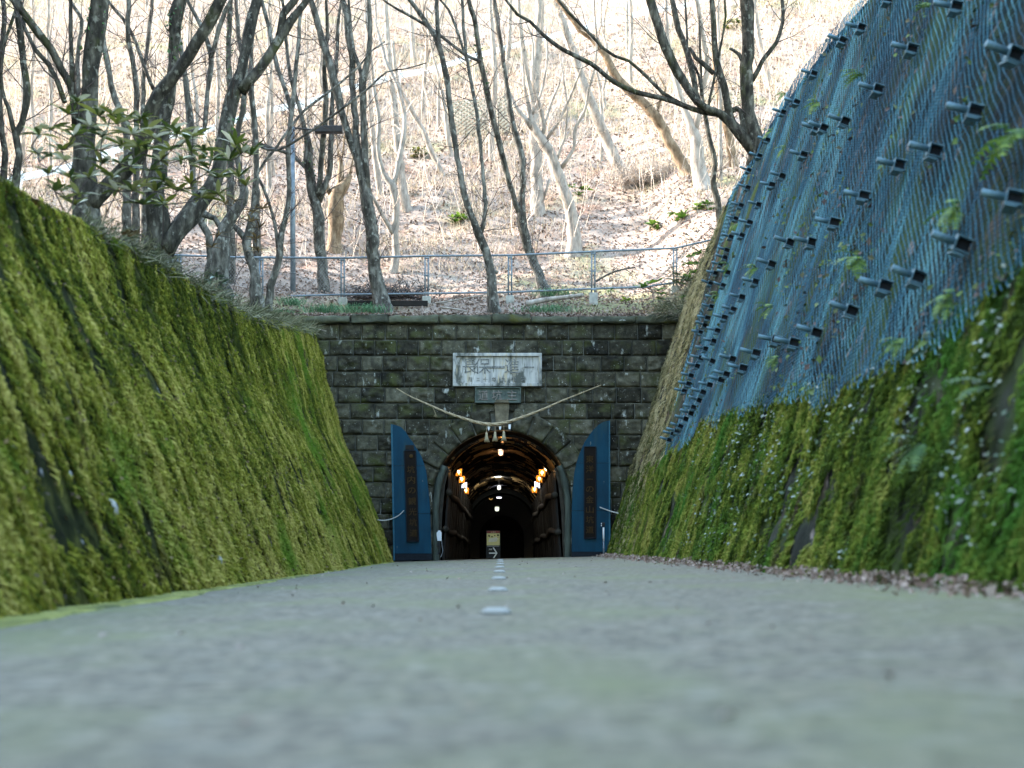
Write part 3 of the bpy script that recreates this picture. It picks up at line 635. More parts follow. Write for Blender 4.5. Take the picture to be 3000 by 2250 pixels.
# plaques
def plaque(name, label, x0, x1, z0, z1, fw, mat_f, mat_b, yf):
    t = thing(name, ((x0+x1)/2, PY, z0), label, 'stone plaque')
    m = MB()
    m.bbox(((x0+x1)/2, yf+0.06, z1-fw/2), (x1-x0, 0.14, fw), 0.01); m.bbox(((x0+x1)/2, yf+0.06, z0+fw/2), (x1-x0, 0.14, fw), 0.01)
    m.bbox((x0+fw/2, yf+0.062, (z0+z1)/2), (fw, 0.136, z1-z0-2*fw+0.004), 0.01); m.bbox((x1-fw/2, yf+0.062, (z0+z1)/2), (fw, 0.136, z1-z0-2*fw+0.004), 0.01)
    build(m, 'frame', mat_f, t)
    m = MB(); m.box(((x0+x1)/2, yf+0.10, (z0+z1)/2), (x1-x0-2*fw+0.01, 0.10, z1-z0-2*fw+0.01)); f = build(m, 'panel', mat_b, t)
    return t, f
t, f = plaque('stone_plaque', 'large pale weathered marble plaque with carved characters above the arch', bx0, bx1, bz0, bz1, 0.085, MAT['marble'], MAT['marble'], PY-0.17)
zc = (bz0+bz1)/2
for ch, px, sz in (('長', 1377, 0.43), ('保', 1414, 0.45), ('一', 1453, 0.09), ('進', 1500, 0.42), ('一', 1549, 0.055)):
    text_mesh('lettering', ch, sz, MAT['marble_letter'], f, (px2x(px), PY-0.122, zc+(0.10 if ch != '一' else 0.07)), 0.02, width={'一': 0.46 if px == 1453 else 0.28}.get(ch))
for ch, px in zip('月二十年九和昭', (1377, 1401, 1422, 1448, 1476, 1505, 1532)):
    text_mesh('lettering', ch, 0.135 if ch != '二' else 0.10, MAT['marble_letter'], f, (px2x(px), PY-0.122, py2z(1113)), 0.02)
t, f = plaque('name_plaque', 'small green-grey stone name plaque with three raised characters under the marble one', sx0, sx1, sz0, sz1, 0.035, MAT['green_stone'], MAT['green_stone'], PY-0.15)
for ch, px in zip('道坑主', (1416, 1456, 1500)):
    text_mesh('lettering', ch, 0.29, MAT['pink_stone'], f, (px2x(px), PY-0.105, (sz0+sz1)/2), 0.05, width=0.27)

# ------------------------------------------------------------------ tunnel
tunnel = thing('tunnel', (0, PY+0.3, 0), 'dark mine tunnel lined with split bamboo overhead and planked sides', 'tunnel')
def tun_c(y): return -0.015*max(0, y-41)          # the bore falls away from the mouth
VV, FF, TT = [], [], []; base = 0; yb = PY+0.12
A = np.linspace(math.radians(24), math.radians(156), 45)
while yb < 61:
    w = R.uniform(0.012, 0.026); ii = len(A)
    rr = 1.72-0.006*max(0, yb-38)+R.uniform(-0.02, 0.015)
    wob = 0.03*np.sin(A*3+R.uniform(0, 6))+0.012*np.sin(A*11+R.uniform(0, 6))
    cx, cz = np.cos(A), np.sin(A)
    lump = 0.11*(fbm(st3(yb*1.3, A*3.0, 0*A), 3, 151)-0.5)+0.05*(fbm(st3(yb*4.0, A*6.0, 0*A), 2, 152)-0.5)
    ps = []
    for (dr, dy) in ((0.010, -w), (-w*0.7, 0), (0.010, w)):
        ps.append(np.stack([(rr+lump+dr)*cx, yb+dy+wob, ZC+tun_c(yb)+(rr+lump+dr)*cz], 1))
    V = np.stack(ps, 1).reshape(-1, 3)
    a = np.arange(ii-1)*3
    F = np.concatenate([np.stack([a+k, a+k+1, a+k+4, a+k+3], 1) for k in range(2)])
    VV.append(V); FF.append(F+base); base += len(V)
    glint_tone = np.clip(0.10+0.25*R.random()+0.75*sstep(0.53, 0.62, fbm(st3(yb*2.6, A[:-1]*5.0, 0*A[:-1]), 3, 153)), 0, 1); TT.append(np.tile(glint_tone, 2)); yb += w*1.9  # random strip tone plus pale patches that paint glints onto the bamboo
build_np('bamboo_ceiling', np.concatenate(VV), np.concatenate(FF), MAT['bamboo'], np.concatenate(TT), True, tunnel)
m = MB()                                   # solid rock round the bore, closed at the far end
ysn = [PY+0.16, 41, 46, 52, 61.2, 61.4, 75, 90]; rs = [1.83, 1.83, 1.80, 1.76, 1.70, 1.62, 1.5, 1.4]
out = []
for yv, rv in zip(ysn, rs):
    c = tun_c(yv); pts = [(rv, yv, -0.35+c), (rv, yv, ZC+c)]+[(rv*math.cos(a), yv, ZC+c+rv*math.sin(a)) for a in ang[1:-1]]+[(-rv, yv, ZC+c), (-rv, yv, -0.35+c)]
    out.append(pts)
np_ = len(out[0])
m.add([p for r_ in out for p in r_], [(i*np_+k, i*np_+k+1, (i+1)*np_+k+1, (i+1)*np_+k) for i in range(len(out)-1) for k in range(np_-1)]+[tuple((len(out)-1)*np_+k for k in range(np_))])
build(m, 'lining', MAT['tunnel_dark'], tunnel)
m = MB(); m.add([(-2, 38.58, 0.0), (2, 38.58, 0.06), (2, 92, -1.65), (-2, 92, -1.65)], [(0, 1, 2, 3)]); tag(build(m, 'tunnel_floor', MAT['tunnel_dark']), kind='structure')
for s in (-1, 1):                          # plank sides with waling logs
    m = MB(); yb = 38.5
    while yb < 61:
        w = R.uniform(0.14, 0.24); c = tun_c(yb)
        xb, xt = s*(1.60+R.uniform(-.02, .02)-0.006*(yb-38)), s*(1.40+R.uniform(-.02, .02)-0.006*(yb-38))
        m.add([(xb, yb, -0.3+c), (xb, yb+w-0.012, -0.3+c), (xt, yb+w-0.012, 2.40+c), (xt, yb, 2.40+c),
               (xb+s*0.05, yb, -0.3+c), (xb+s*0.05, yb+w-0.012, -0.3+c), (xt+s*0.05, yb+w-0.012, 2.40+c), (xt+s*0.05, yb, 2.40+c)],
              [(0, 1, 2, 3), (0, 4, 5, 1), (3, 2, 6, 7), (0, 3, 7, 4), (1, 5, 6, 2)], R.random()); yb += w
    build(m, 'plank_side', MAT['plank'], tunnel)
    for zz in (0.78, 1.78):
        m = MB(); pts = [Vector((s*(1.58-0.09*zz-0.006*(y_-38)+0.03*math.sin(y_)), y_, zz+tun_c(y_)+0.05*math.sin(y_*0.9+s))) for y_ in np.linspace(38.42, 60, 24)]
        m.tube(pts, [0.085+0.012*math.sin(i*2.1) for i in range(24)], 9); build(m, 'waling_log', MAT['log'], tunnel, True)
    # weathered bent jamb post at the mouth
    m = MB()
    path = [(1.76, -0.2), (1.77, 0.5), (1.775, 1.05), (1.765, 1.5), (1.70, 1.95), (1.63, 2.25), (1.545, 2.50)]
    pts = catmull([(s*x_, PY+0.02, z_) for x_, z_ in path], 0.12)
    m.tube(pts, [0.098+0.008*math.sin(i*1.7) for i in range(len(pts))], 10, jit=lambda p, a: 1+0.25*(float(vnoise(np.array([p[2]*3, a, s]), 3))-0.5)); build(m, 'jamb_post', MAT['jamb'], tunnel, True)
    m = MB(); m.prism([(s*1.66, -0.25), (s*1.60, 1.2), (s*1.52, 2.0), (s*1.40, 2.44), (s*1.47, 2.46), (s*1.60, 2.05), (s*1.68, 1.5), (s*1.70, -0.25)], PY+0.14, PY+0.22); build(m, 'side_board', MAT['log'], tunnel)
for k, yv in enumerate((61.2, 66)):        # dark frame at the far end of the bamboo
    m = MB(); c = tun_c(yv); rr = 1.62-0.06*k
    m.tube([(rr, yv, -0.3+c), (rr, yv, ZC+c)]+[(rr*math.cos(a), yv, ZC+c+rr*math.sin(a)) for a in ang[1:-1:3]]+[(-rr, yv, ZC+c), (-rr, yv, -0.3+c)], 0.09, 8); build(m, 'frame_set', MAT['tunnel_dark'], tunnel, True)

# lanterns along the springing of the ceiling
def make_lantern(mat_b, warm=True):
    t = thing('lantern', (0, 0, 0), '', 'lantern', 'lanterns along the tunnel ceiling')
    m = MB()
    for a in range(6):
        an = a*math.pi/3; m.box((0.098*math.cos(an), 0.098*math.sin(an), 0.13), (0.012, 0.012, 0.24))
    m.lathe([(0.10, 0.0), (0.10, 0.018), (0.085, 0.018), (0.085, 0.0)], (0, 0, 0), 14); m.lathe([(0.115, 0.24), (0.115, 0.252), (0.085, 0.252), (0.085, 0.24)], (0, 0, 0), 14)
    m.tube([(0, 0, 0.252), (0, 0, 0.50)], 0.006, 5); m.box((0, 0, 0.246), (0.19, 0.012, 0.008)); build(m, 'frame', MAT['lamp_frame'], t)
    m = MB(); sh = []                       # back half of the amber shade, open towards the road so the bulb shows
    A2 = np.linspace(math.radians(20), math.radians(160), 12)
    vs = [(0.090*math.cos(a), 0.090*math.sin(a), z) for z in (0.02, 0.24) for a in A2]
    m.add(vs, [(i, i+1, 12+i+1, 12+i) for i in range(11)]); build(m, 'shade', MAT['lamp_glass'] if warm else MAT['white_box'], t, True)
    m = MB(); m.lathe([(0.02, 0.0), (0.022, 0.06), (0.012, 0.075)], (0, 0, 0.02), 10); b = build(m, 'socket', MAT['straw'], t, True)
    m = MB(); m.lathe([(0.008, 0.0), (0.030, 0.02), (0.042, 0.05), (0.034, 0.085), (0.012, 0.10)], (0, 0, 0.092), 12); build(m, 'bulb', mat_b, b, True)
    return t
def glow(name, p, e, col, r=0.04, parent=None):
    l = bpy.data.lights.new(name, 'POINT'); l.energy = e; l.color = col; l.shadow_soft_size = r
    o = bpy.data.objects.new(name, l); COL.objects.link(o); o.location = Vector(p)-(origin_of(parent) if parent else Vector()); o.parent = parent
ln_w = None; ln_c = None
where = ['nearest the mouth', 'second from the mouth', 'third from the mouth', 'deepest of its row']
for s, lst in ((-1, [(1344, 1383, 42.6), (1353, 1404, 45.6), (1360, 1421, 48.4), (1365, 1437, 51.0)]), (1, [(1588, 1385, 42.6), (1580, 1402, 45.6), (1574, 1419, 48.4), (1566, 1434, 51.0)])):
    for k, (px, py, Yl) in enumerate(lst):
        cool = (k == 2)
        p = PW(px, py, Yl)-Vector((0, 0, 0.14))
        if cool:
            o = make_lantern(MAT['bulb_cool'], False) if ln_c is None else copy_tree(ln_c); ln_c = ln_c or o
        else:
            o = make_lantern(MAT['bulb_warm']) if ln_w is None else copy_tree(ln_w); ln_w = ln_w or o
        o.location = p
        o['label'] = ('clear lantern with white bulb, ' if cool else 'amber glass lantern with glowing bulb, ')+where[k]+(' beside the white meter box\'s wall' if s < 0 else ' on the slim post\'s side')
        glow('lantern_light', p+Vector((0, -0.07, 0.16)), 1.3 if not cool else 1.0, (1.0, 0.55, 0.2) if not cool else (0.9, 0.9, 1), 0.05, None)
# bare ceiling lamps down the middle
def ceiling_lamp(px, py, Yl, w, h, mat, label, dome=True):
    p = PW(px, py, Yl); t = thing('ceiling_lamp', p, label, 'ceiling lamp', 'lamps hanging down the middle of the tunnel')
    m = MB()
    if dome: m.lathe([(w*0.20, -h/2), (w*0.42, -h*0.38), (w*0.5, 0), (w*0.5, h*0.42), (w*0.3, h*0.5)], p, 14); build(m, 'globe', mat, t, True)
    else: m.box(p, (w, 0.3, h)); build(m, 'tube_light', mat, t)
    m = MB(); m.lathe([(0.02, 0), (0.03, 0.05), (0.01, 0.06)], p+Vector((0, 0, h*0.5)), 8); m.tube([p+Vector((0, 0, h*0.5)), p+Vector((0, 0, h*0.5+0.28))], 0.008, 5); build(m, 'cord', MAT['cable'], t)
    return p
p = ceiling_lamp(1467, 1325, 43.0, 0.16, 0.19, MAT['bulb_pink'], 'pinkish glass lamp under the bamboo just inside the arch'); glow('ceiling_light', p-Vector((0, 0.15, 0.1)), 0.4, (1.0, 0.65, 0.45), 0.06)
p = ceiling_lamp(1462, 1429, 55.0, 0.13, 0.15, MAT['bulb_green'], 'whitish-green lamp at the deep end of the bamboo ceiling'); glow('ceiling_light', p+Vector((0, -0.5, 0.02)), 8, (1.0, 0.95, 0.8), 0.05)
p = ceiling_lamp(1456, 1491, 67.0, 0.20, 0.21, MAT['bulb_green'], 'bucket-shaped pale lamp glowing low in the dark beyond the bamboo'); glow('ceiling_light', p+Vector((0, -0.3, -0.25)), 0.4, (0.9, 1.0, 0.85), 0.05)
ceiling_lamp(1462, 1458, 60.0, 0.20, 0.04, MAT['bulb_cool'], 'short bluish strip light over the dark far end', False)
p = PW(1438, 1459, 60.5); m = MB(); m.tube([p+Vector((0.065*math.cos(a), 0, 0.065*math.sin(a))) for a in np.linspace(math.pi*1.05, math.pi*1.95, 10)], 0.018, 6)
tag(build(m, 'ring_lamp', MAT['bulb_amber'], loc=p), 'small amber crescent-shaped lamp beside the strip light', 'ceiling lamp', 'lamps hanging down the middle of the tunnel')
# lamp at the crown, hidden behind the tassels, that lights the first strips of bamboo
p = Vector((0.02, PY+0.35, 3.14)); t = thing('spot_lamp', p, 'small warm spot lamp at the crown of the arch behind the tassels', 'lamp'); m = MB()
m.lathe([(0.02, 0.0), (0.05, 0.03), (0.05, 0.08), (0.02, 0.09)], p-Vector((0, 0, 0.06)), 10); build(m, 'housing', MAT['lamp_frame'], t, True); glow('spot_light', p+Vector((0.0, -0.06, 0.09)), 1.0, (1.0, 0.55, 0.22), 0.02)
for s in (-1, 1):
    p = Vector((s*1.42, PY+0.35, 2.40)); t = thing('spot_lamp', p, 'small warm lamp tucked behind the top of the jamb post, '+('meter box side' if s < 0 else 'slim post side'), 'lamp'); m = MB(); m.lathe([(0.02, 0.0), (0.04, 0.02), (0.04, 0.05)], p-Vector((0, 0, 0.07)), 10); build(m, 'housing', MAT['lamp_frame'], t, True); glow('lantern_light', p+Vector((0, 0, 0.03)), 1.3, (1.0, 0.55, 0.2), 0.03)

# ------------------------------------------------------------------ blue gate leaves
GY = 37.62
def gx_(px): return (px-VX)/F_PX*GY
def gz_(py): return CAM_H+(VY-py)/F_PX*GY
def gate(outline, seams, edge_px, label, plinth_py, board, chars, cap):
    t = thing('gate_leaf', (gx_(sum(p[0] for p in outline)/len(outline)), GY, -0.1), label, 'gate')
    pts = [(gx_(a), gz_(b)) for a, b in outline]
    ys = sorted(set([gz_(s) for s in seams]))
    # panels: clip outline between seams
    def clip(poly, z0, z1):
        def cut(poly, z, keep_above):
            out = []
            for i in range(len(poly)):
                a, b = poly[i], poly[(i+1) % len(poly)]
                ia = (a[1] >= z) == keep_above or a[1] == z; ib = (b[1] >= z) == keep_above or b[1] == z
                if ia: out.append(a)
                if ia != ib: u = (z-a[1])/(b[1]-a[1]); out.append((a[0]+(b[0]-a[0])*u, z))
            return out
        return cut(cut(poly, z0, True), z1, False)
    zs = [gz_(plinth_py)]+ys+[9]
    for i in range(len(zs)-1):
        poly = clip(pts, zs[i]+0.006, zs[i+1]-0.006)
        m = MB(); m.prism(poly, GY-0.004*(i % 2), GY+0.07); build(m, 'panel', MAT['gate_blue'], t)
    m = MB(); m.prism(pts, GY+0.012, GY+0.06); m.prism(clip(pts, -2, gz_(plinth_py)-0.004), GY+0.004, GY+0.066); build(m, 'backing', MAT['gate_dark'], t)
    m = MB(); e = [(gx_(a), gz_(b)) for a, b in edge_px]; m.prism(e, GY-0.03, GY+0.075); build(m, 'edge_strip', MAT['gate_edge'], t)
    m = MB(); bp = [(gx_(a), gz_(b)) for a, b in board]; m.prism(bp, GY-0.05, GY-0.006)
    bo = build(m, 'name_board', MAT['board_black'], t)
    m = MB(); c = Vector((sum(p[0] for p in bp)/4, 0, sum(p[1] for p in bp)/4))
    for i in range(4):
        a, b = Vector((bp[i][0], GY-0.055, bp[i][1])), Vector((bp[(i+1) % 4][0], GY-0.055, bp[(i+1) % 4][1])); m.tube([a, b], 0.014, 6)
    build(m, 'board_frame', MAT['gate_dark'], bo)
    for ch, px, py, sz in chars: text_mesh('lettering', ch, sz, MAT['gold_letter'], bo, (gx_(px), GY-0.056, gz_(py)), 0.012, width=sz*0.95 if ch != '一' else sz*4)
    if cap:
        m = MB(); m.prism([(gx_(a), gz_(b)) for a, b in cap], GY-0.035, GY-0.006); build(m, 'board_cap', MAT['plank'], t)
        m = MB(); m.lathe([(0.02, 0), (0.055, 0.012), (0.04, 0.02)], (gx_(1205), GY-0.05, gz_(1337)), 10, axis=Vector((0, -1, 0))); build(m, 'emblem', MAT['gold_letter'], bo, True)
    return t
Lo = [(1146,1243),(1160,1245.5),(1175,1251),(1187,1263),(1197,1279),(1209,1295),(1219,1311),(1228,1324),(1235,1338),(1243,1360),(1249,1382),(1254,1425),(1258,1460),(1260,1490),(1265,1640),(1157,1643)]
txt = '坑内の観光坑道'
gate(Lo, [1364.5, 1504.5], [(1145,1243),(1150,1244),(1157,1642),(1153,1642)], 'blue sheet-metal gate leaf, its black board topped with a reddish cap', 1622,
     [(1185,1321),(1218,1321),(1227,1586),(1193,1586)], [(c, 1204+i*1.25, 1375+i*31, 0.21) for i, c in enumerate(txt)], [(1188,1304),(1213,1304),(1213,1319),(1188,1317)])
Ro = [(1675,1632),(1675,1501),(1677,1436),(1680,1408),(1683,1382),(1688,1358),(1696,1333),(1704,1314),(1713,1295),(1726,1275),(1740,1257),(1753,1245),(1767,1236),(1783,1232),(1787,1631)]
txt = '東洋一の金山坑道'
gate(Ro, [1356.5, 1496], [(1783.5,1232),(1787,1232),(1788,1631),(1784,1631)], 'blue sheet-metal gate leaf with faint gold lettering, slim post in front', 1617,
     [(1711.5,1309.5),(1745.5,1309.5),(1745.5,1577),(1711.5,1577)], [(c, 1727.5, 1345+i*29.5, 0.21 if c != '一' else 0.04) for i, c in enumerate(txt)], None)

# ------------------------------------------------------------------ straw rope, tassels, paper
ropeY = PY-0.36
rp = [(1162,1138),(1200,1160),(1257,1186),(1300,1205),(1338,1219),(1392,1236),(1425,1242),(1447,1243),(1475,1239),(1501,1232),(1555,1213),(1600,1195),(1637,1178),(1696,1154),(1761,1128)]
ctr = catmull([PW(a, b, ropeY) for a, b in rp], 0.018)
t = thing('straw_rope', PW(1447, 1243, ropeY), 'twisted straw rope slung across the front of the arch', 'sacred rope')
m = MB(); N = len(ctr); tot = N
for k in range(3):
    pts = []; rad = []
    for i, c in enumerate(ctr):
        u = i/(N-1); th = 0.012+0.028*max(0, 1-abs(u-0.5)/0.42)**0.9
        a = i*0.16+k*2*math.pi/3
        pts.append(Vector(c)+Vector((0.25*math.sin(a), math.cos(a), math.sin(a)))*th*0.62); rad.append(th*0.72)
    m.tube(pts, rad, 7, 0.5)
build(m, 'rope', MAT['straw'], t, True)
m = MB(); a = PW(1266, 1190, ropeY); m.tube([a, a+Vector((0.05, -0.01, -0.10)), a+Vector((0.09, -0.01, -0.20))], 0.007, 5)
for k in range(7): m.tube([a+Vector((0.09, -0.01, -0.20)), a+Vector((0.09+R.uniform(-.05, .06), R.uniform(-.03, .02), -0.28+R.uniform(-.02, .02)))], 0.003, 4)
build(m, 'frayed_end', MAT['straw'], t)
m = MB()
for (px, py) in ((1222, 1168), (1532, 1219), (1695, 1152)):
    a = PW(px, py, ropeY)
    for k in range(6): m.tube([a, a+Vector((R.uniform(-.05, .05), R.uniform(-.03, 0), R.uniform(.0, .09)))], 0.0025, 4)
build(m, 'loose_straw', MAT['straw'], t)
for k, (px, py0, py1, py2) in enumerate([(1425.5, 1248, 1267, 1294), (1450.5, 1249, 1265, 1292), (1476, 1247, 1264, 1291)]):
    a, b, c = PW(px, py0, ropeY), PW(px, py1, ropeY), PW(px, py2, ropeY)
    t2 = thing('straw_tassel', a, 'straw tassel hanging under the twisted rope, '+['under the pointed paper strip', 'the middle one of the three', 'nearest the square paper strips'][k], 'tassel', 'three tassels under the rope')
    m = MB(); m.tube([a, b], 0.009, 5); build(m, 'cord', MAT['straw'], t2)
    h = b.z-c.z
    m = MB(); m.lathe([(0.006, h), (0.030, h*0.97), (0.034, h*0.75), (0.030, h*0.64), (0.042, h*0.45), (0.062, 0.0), (0.02, 0.01)], c, 14)
    for q in range(46):
        an = R.uniform(0, 2*math.pi); m.tube([c+Vector((0.03*math.cos(an), 0.03*math.sin(an), h*0.62)), c+Vector((0.045*math.cos(an), 0.045*math.sin(an), h*0.35)), c+Vector((0.072*math.cos(an)*R.uniform(.8, 1.15), 0.072*math.sin(an), R.uniform(-0.02, 0.01)))], 0.0035, 3)
    m.lathe([(0.033, 0), (0.037, 0.008), (0.033, 0.016)], c+Vector((0, 0, h*0.60)), 12)
    build(m, 'straw_brush', MAT['pale_straw'], t2, True)
for k, (px, py, w, h, pt) in enumerate([(1432, 1247, 0.062, 0.135, 1), (1465, 1249, 0.062, 0.09, .5), (1493, 1243, 0.066, 0.125, .25)]):
    a = PW(px, py, ropeY+0.02); m = MB()
    m.prism([(a.x-w/2, a.z), (a.x+w/2, a.z), (a.x+w/2, a.z-h*0.45), (a.x+w/2*(1-pt), a.z-h), (a.x-w/2*(1-pt)-0.001, a.z-h), (a.x-w/2, a.z-h*0.45)], a.y-0.003, a.y+0.003)
    tag(build(m, 'paper_strip', MAT['paper'], loc=a), ['pointed white paper strip tucked in the rope', 'short white paper strip between two tassels', 'blunt white paper strip at the end of the row under the rope'][k], 'paper strip', 'white paper strips under the rope')
# small side ropes by the gates
for lab, pl, yy_ in (('short sagging white rope between the mossy wall and the blue gate', [(1085,1521),(1112,1524),(1132,1524),(1152,1518),(1168,1510),(1183,1496)], GY-0.1), ('thin white rope drooping from the blue gate to the foot of the cut slope', [(1757,1486),(1775,1493),(1800,1501),(1825,1506),(1848,1508)], GY-0.1)):
    pc = catmull([PW(a, b, yy_) for a, b in pl], 0.02); m = MB()
    for k in range(2): m.tube([Vector(c)+Vector((0.3*math.sin(i*1.1+k*3.14), math.cos(i*1.1+k*3.14), math.sin(i*1.1+k*3.14)))*0.008 for i, c in enumerate(pc)], 0.011, 5)
    tag(build(m, 'side_rope', MAT['rope_white'], None, True, loc=Vector(pc[0])), lab, 'rope')

# ------------------------------------------------------------------ sign stand, box, post
sy = 42.0
def sx_(px): return (px-VX)/F_PX*sy
def sz_(py): return CAM_H+(VY-py)/F_PX*sy
t = thing('sign_stand', (sx_(1445), sy, tun_c(sy)-0.0), 'black sign stand with a yellow map panel over a white arrow', 'sign')
m = MB(); m.bbox((sx_(1445), sy+0.05, (sz_(1554)+tun_c(sy)-0.02)/2), (0.42, 0.03, sz_(1554)-tun_c(sy)+0.02), 0.004); m.bbox((sx_(1445), sy+0.10, tun_c(sy)-0.0), (0.44, 0.34, 0.03), 0.006); build(m, 'back_board', MAT['black'], t)
m = MB(); m.box((sx_(1445), sy+0.028, (sz_(1562.5)+sz_(1597.5))/2), (sx_(1464)-sx_(1426), 0.012, sz_(1562.5)-sz_(1597.5))); pn = build(m, 'map_panel', MAT['sign_yellow'], t)
m = MB(); m.box((sx_(1445), sy+0.028, (sz_(1555.5)+sz_(1562))/2), (sx_(1464)-sx_(1426), 0.012, sz_(1555.5)-sz_(1562))); hd = build(m, 'header', MAT['sign_red'], t)
text_mesh('lettering', '坑内案内', 0.037, MAT['sign_pale'], hd, (sx_(1444.5), sy+0.019, sz_(1558.8)), 0.006)
for px, py, w, h in ((1430.6, 1569, .022, .055), (1434, 1570, .03, .065), (1441.5, 1572.5, .045, .04), (1449.5, 1569, .035, .03), (1459, 1568, .055, .055)): m = MB(); m.box((sx_(px), sy+0.021, sz_(py)), (w, 0.004, h)); build(m, 'picture', MAT['sign_dark'], pn)
m = MB(); m.prism([(sx_(a), sz_(b)) for a, b in ((1431,1588),(1433,1577),(1446,1576),(1454,1573),(1458,1578),(1456,1586),(1443,1588))], sy+0.0185, sy+0.0225)
build(m, 'plan', MAT['sign_pale'], pn)
m = MB(); m.box((sx_(1459), sy+0.0215, sz_(1574)), (.03, 0.003, .018)); build(m, 'red_mark', MAT['sign_red'], pn)
m = MB(); m.box((sx_(1445), sy+0.028, sz_(1600)), (0.36, 0.010, 0.026)); build(m, 'caption', MAT['cable_grey'], t)
m = MB(); y_ = sy+0.024; m.box((sx_(1443), y_, sz_(1620.5)), (0.21, 0.012, 0.036))
for d in (1, -1):
    a, b = Vector((sx_(1455.5), y_, sz_(1620.5))), Vector((sx_(1445.5), y_, sz_(1620.5)+d*0.155)); ang_ = math.atan2(b.z-a.z, b.x-a.x)
    m.box((a+b)/2, ((a-b).length+0.02, 0.0125, 0.034), m=Matrix.Rotation(-ang_, 3, 'Y'))
build(m, 'arrow', MAT['white_paint'], t)
text_mesh('lettering', '順路', 0.05, MAT['white_paint'], t, (sx_(1437), y_-0.004, sz_(1609.5)), 0.008)

p = PW(1286.5, 1572, PY-0.02); t = thing('meter_box', p, 'white cable box with a round cap fixed to the jamb of the arch', 'electrical box'); 
m = MB(); m.bbox(p, (0.135, 0.10, 0.235), 0.012); build(m, 'case', MAT['white_box'], t)
m = MB(); m.lathe([(0.045, 0), (0.042, 0.03), (0.02, 0.045)], p+Vector((0, 0, 0.117)), 12); build(m, 'cap', MAT['white_box'], t, True)
for nm, mat, pl in (('black_cable', 'cable', [(1281,1584),(1283,1596),(1287,1606),(1286,1618),(1275,1631)]), ('black_cable', 'cable', [(1288,1584),(1287,1600),(1288,1615),(1280,1628),(1272,1636)]), ('grey_cable', 'cable_grey', [(1294,1584),(1295,1600),(1297,1612),(1294,1626),(1290,1634)])):
    m = MB(); m.tube(catmull([PW(a, b, PY-0.05) for a, b in pl], 0.03), 0.016 if mat == 'cable' else 0.010, 6); build(m, nm, MAT[mat], t, True)
p = PW(1769, 1630, 37.0); t = thing('slim_post', p, 'slim white and grey post with a small black head before the blue gate', 'post')
m = MB(); m.tube([p-Vector((0, 0, .1)), PW(1768.5, 1585, 37.0)], 0.020, 8); build(m, 'lower_tube', MAT['galv'], t, True)
m = MB(); m.tube([PW(1768.5, 1585, 37.0), PW(1768, 1545, 37.0)], 0.022, 8); build(m, 'upper_tube', MAT['white_paint'], t, True)
m = MB(); q = PW(1767.5, 1537, 37.0); m.bbox(q, (0.085, 0.08, 0.11), 0.015); h = build(m, 'head', MAT['black'], t)
m = MB(); m.bbox(q+Vector((-0.05, -0.02, 0.025)), (0.022, 0.03, 0.035), 0.006); m.bbox(q+Vector((-0.05, -0.02, -0.03)), (0.022, 0.03, 0.025), 0.006); build(m, 'terminal', MAT['white_paint'], h)

# ------------------------------------------------------------------ road studs
def make_stud():
    t = thing('road_stud', (0, 0, 0), '', 'road stud', 'road studs along the centre line')
    m = MB(); prof = [(0.080, 0.06, 0.0), (0.079, 0.058, 0.008), (0.062, 0.036, 0.024), (0.042, 0.022, 0.029)]
    vs = []; 
    for hx, hy, z in prof:
        for k in range(16):
            a = 2*math.pi*k/16; c, s = math.cos(a), math.sin(a)
            vs.append((hx*math.copysign(abs(c)**0.8, c), hy*math.copysign(abs(s)**0.8, s), z))
    fs = [(i*16+k, i*16+(k+1) % 16, (i+1)*16+(k+1) % 16, (i+1)*16+k) for i in range(3) for k in range(16)]+[tuple(48+k for k in range(16))]
    m.add(vs, fs); build(m, 'body', MAT['stud_metal'], t)
    for s in (-1, 1):
        m = MB(); m.bbox((0, s*0.047, 0.0125), (0.09, 0.012, 0.009), 0.002, m=None); build(m, 'reflector', MAT['stud_lens'], t)
    return t
st0 = make_stud()
for i, yv in enumerate([7.3, 10.9, 14.8, 18.6, 22.6, 26.6, 30.6, 34.4]):
    o = st0 if i == 0 else copy_tree(st0)
    o.location = (-0.03, yv, float(roadz(-0.03))+0.005)
    o['label'] = 'silvery road stud on the centre line, '+['nearest the camera and most blurred', 'second nearest the camera', 'third from the camera', 'fourth from the camera', 'fifth from the camera', 'sixth from the camera', 'last but one before the arch', 'last before the tunnel mouth'][i]

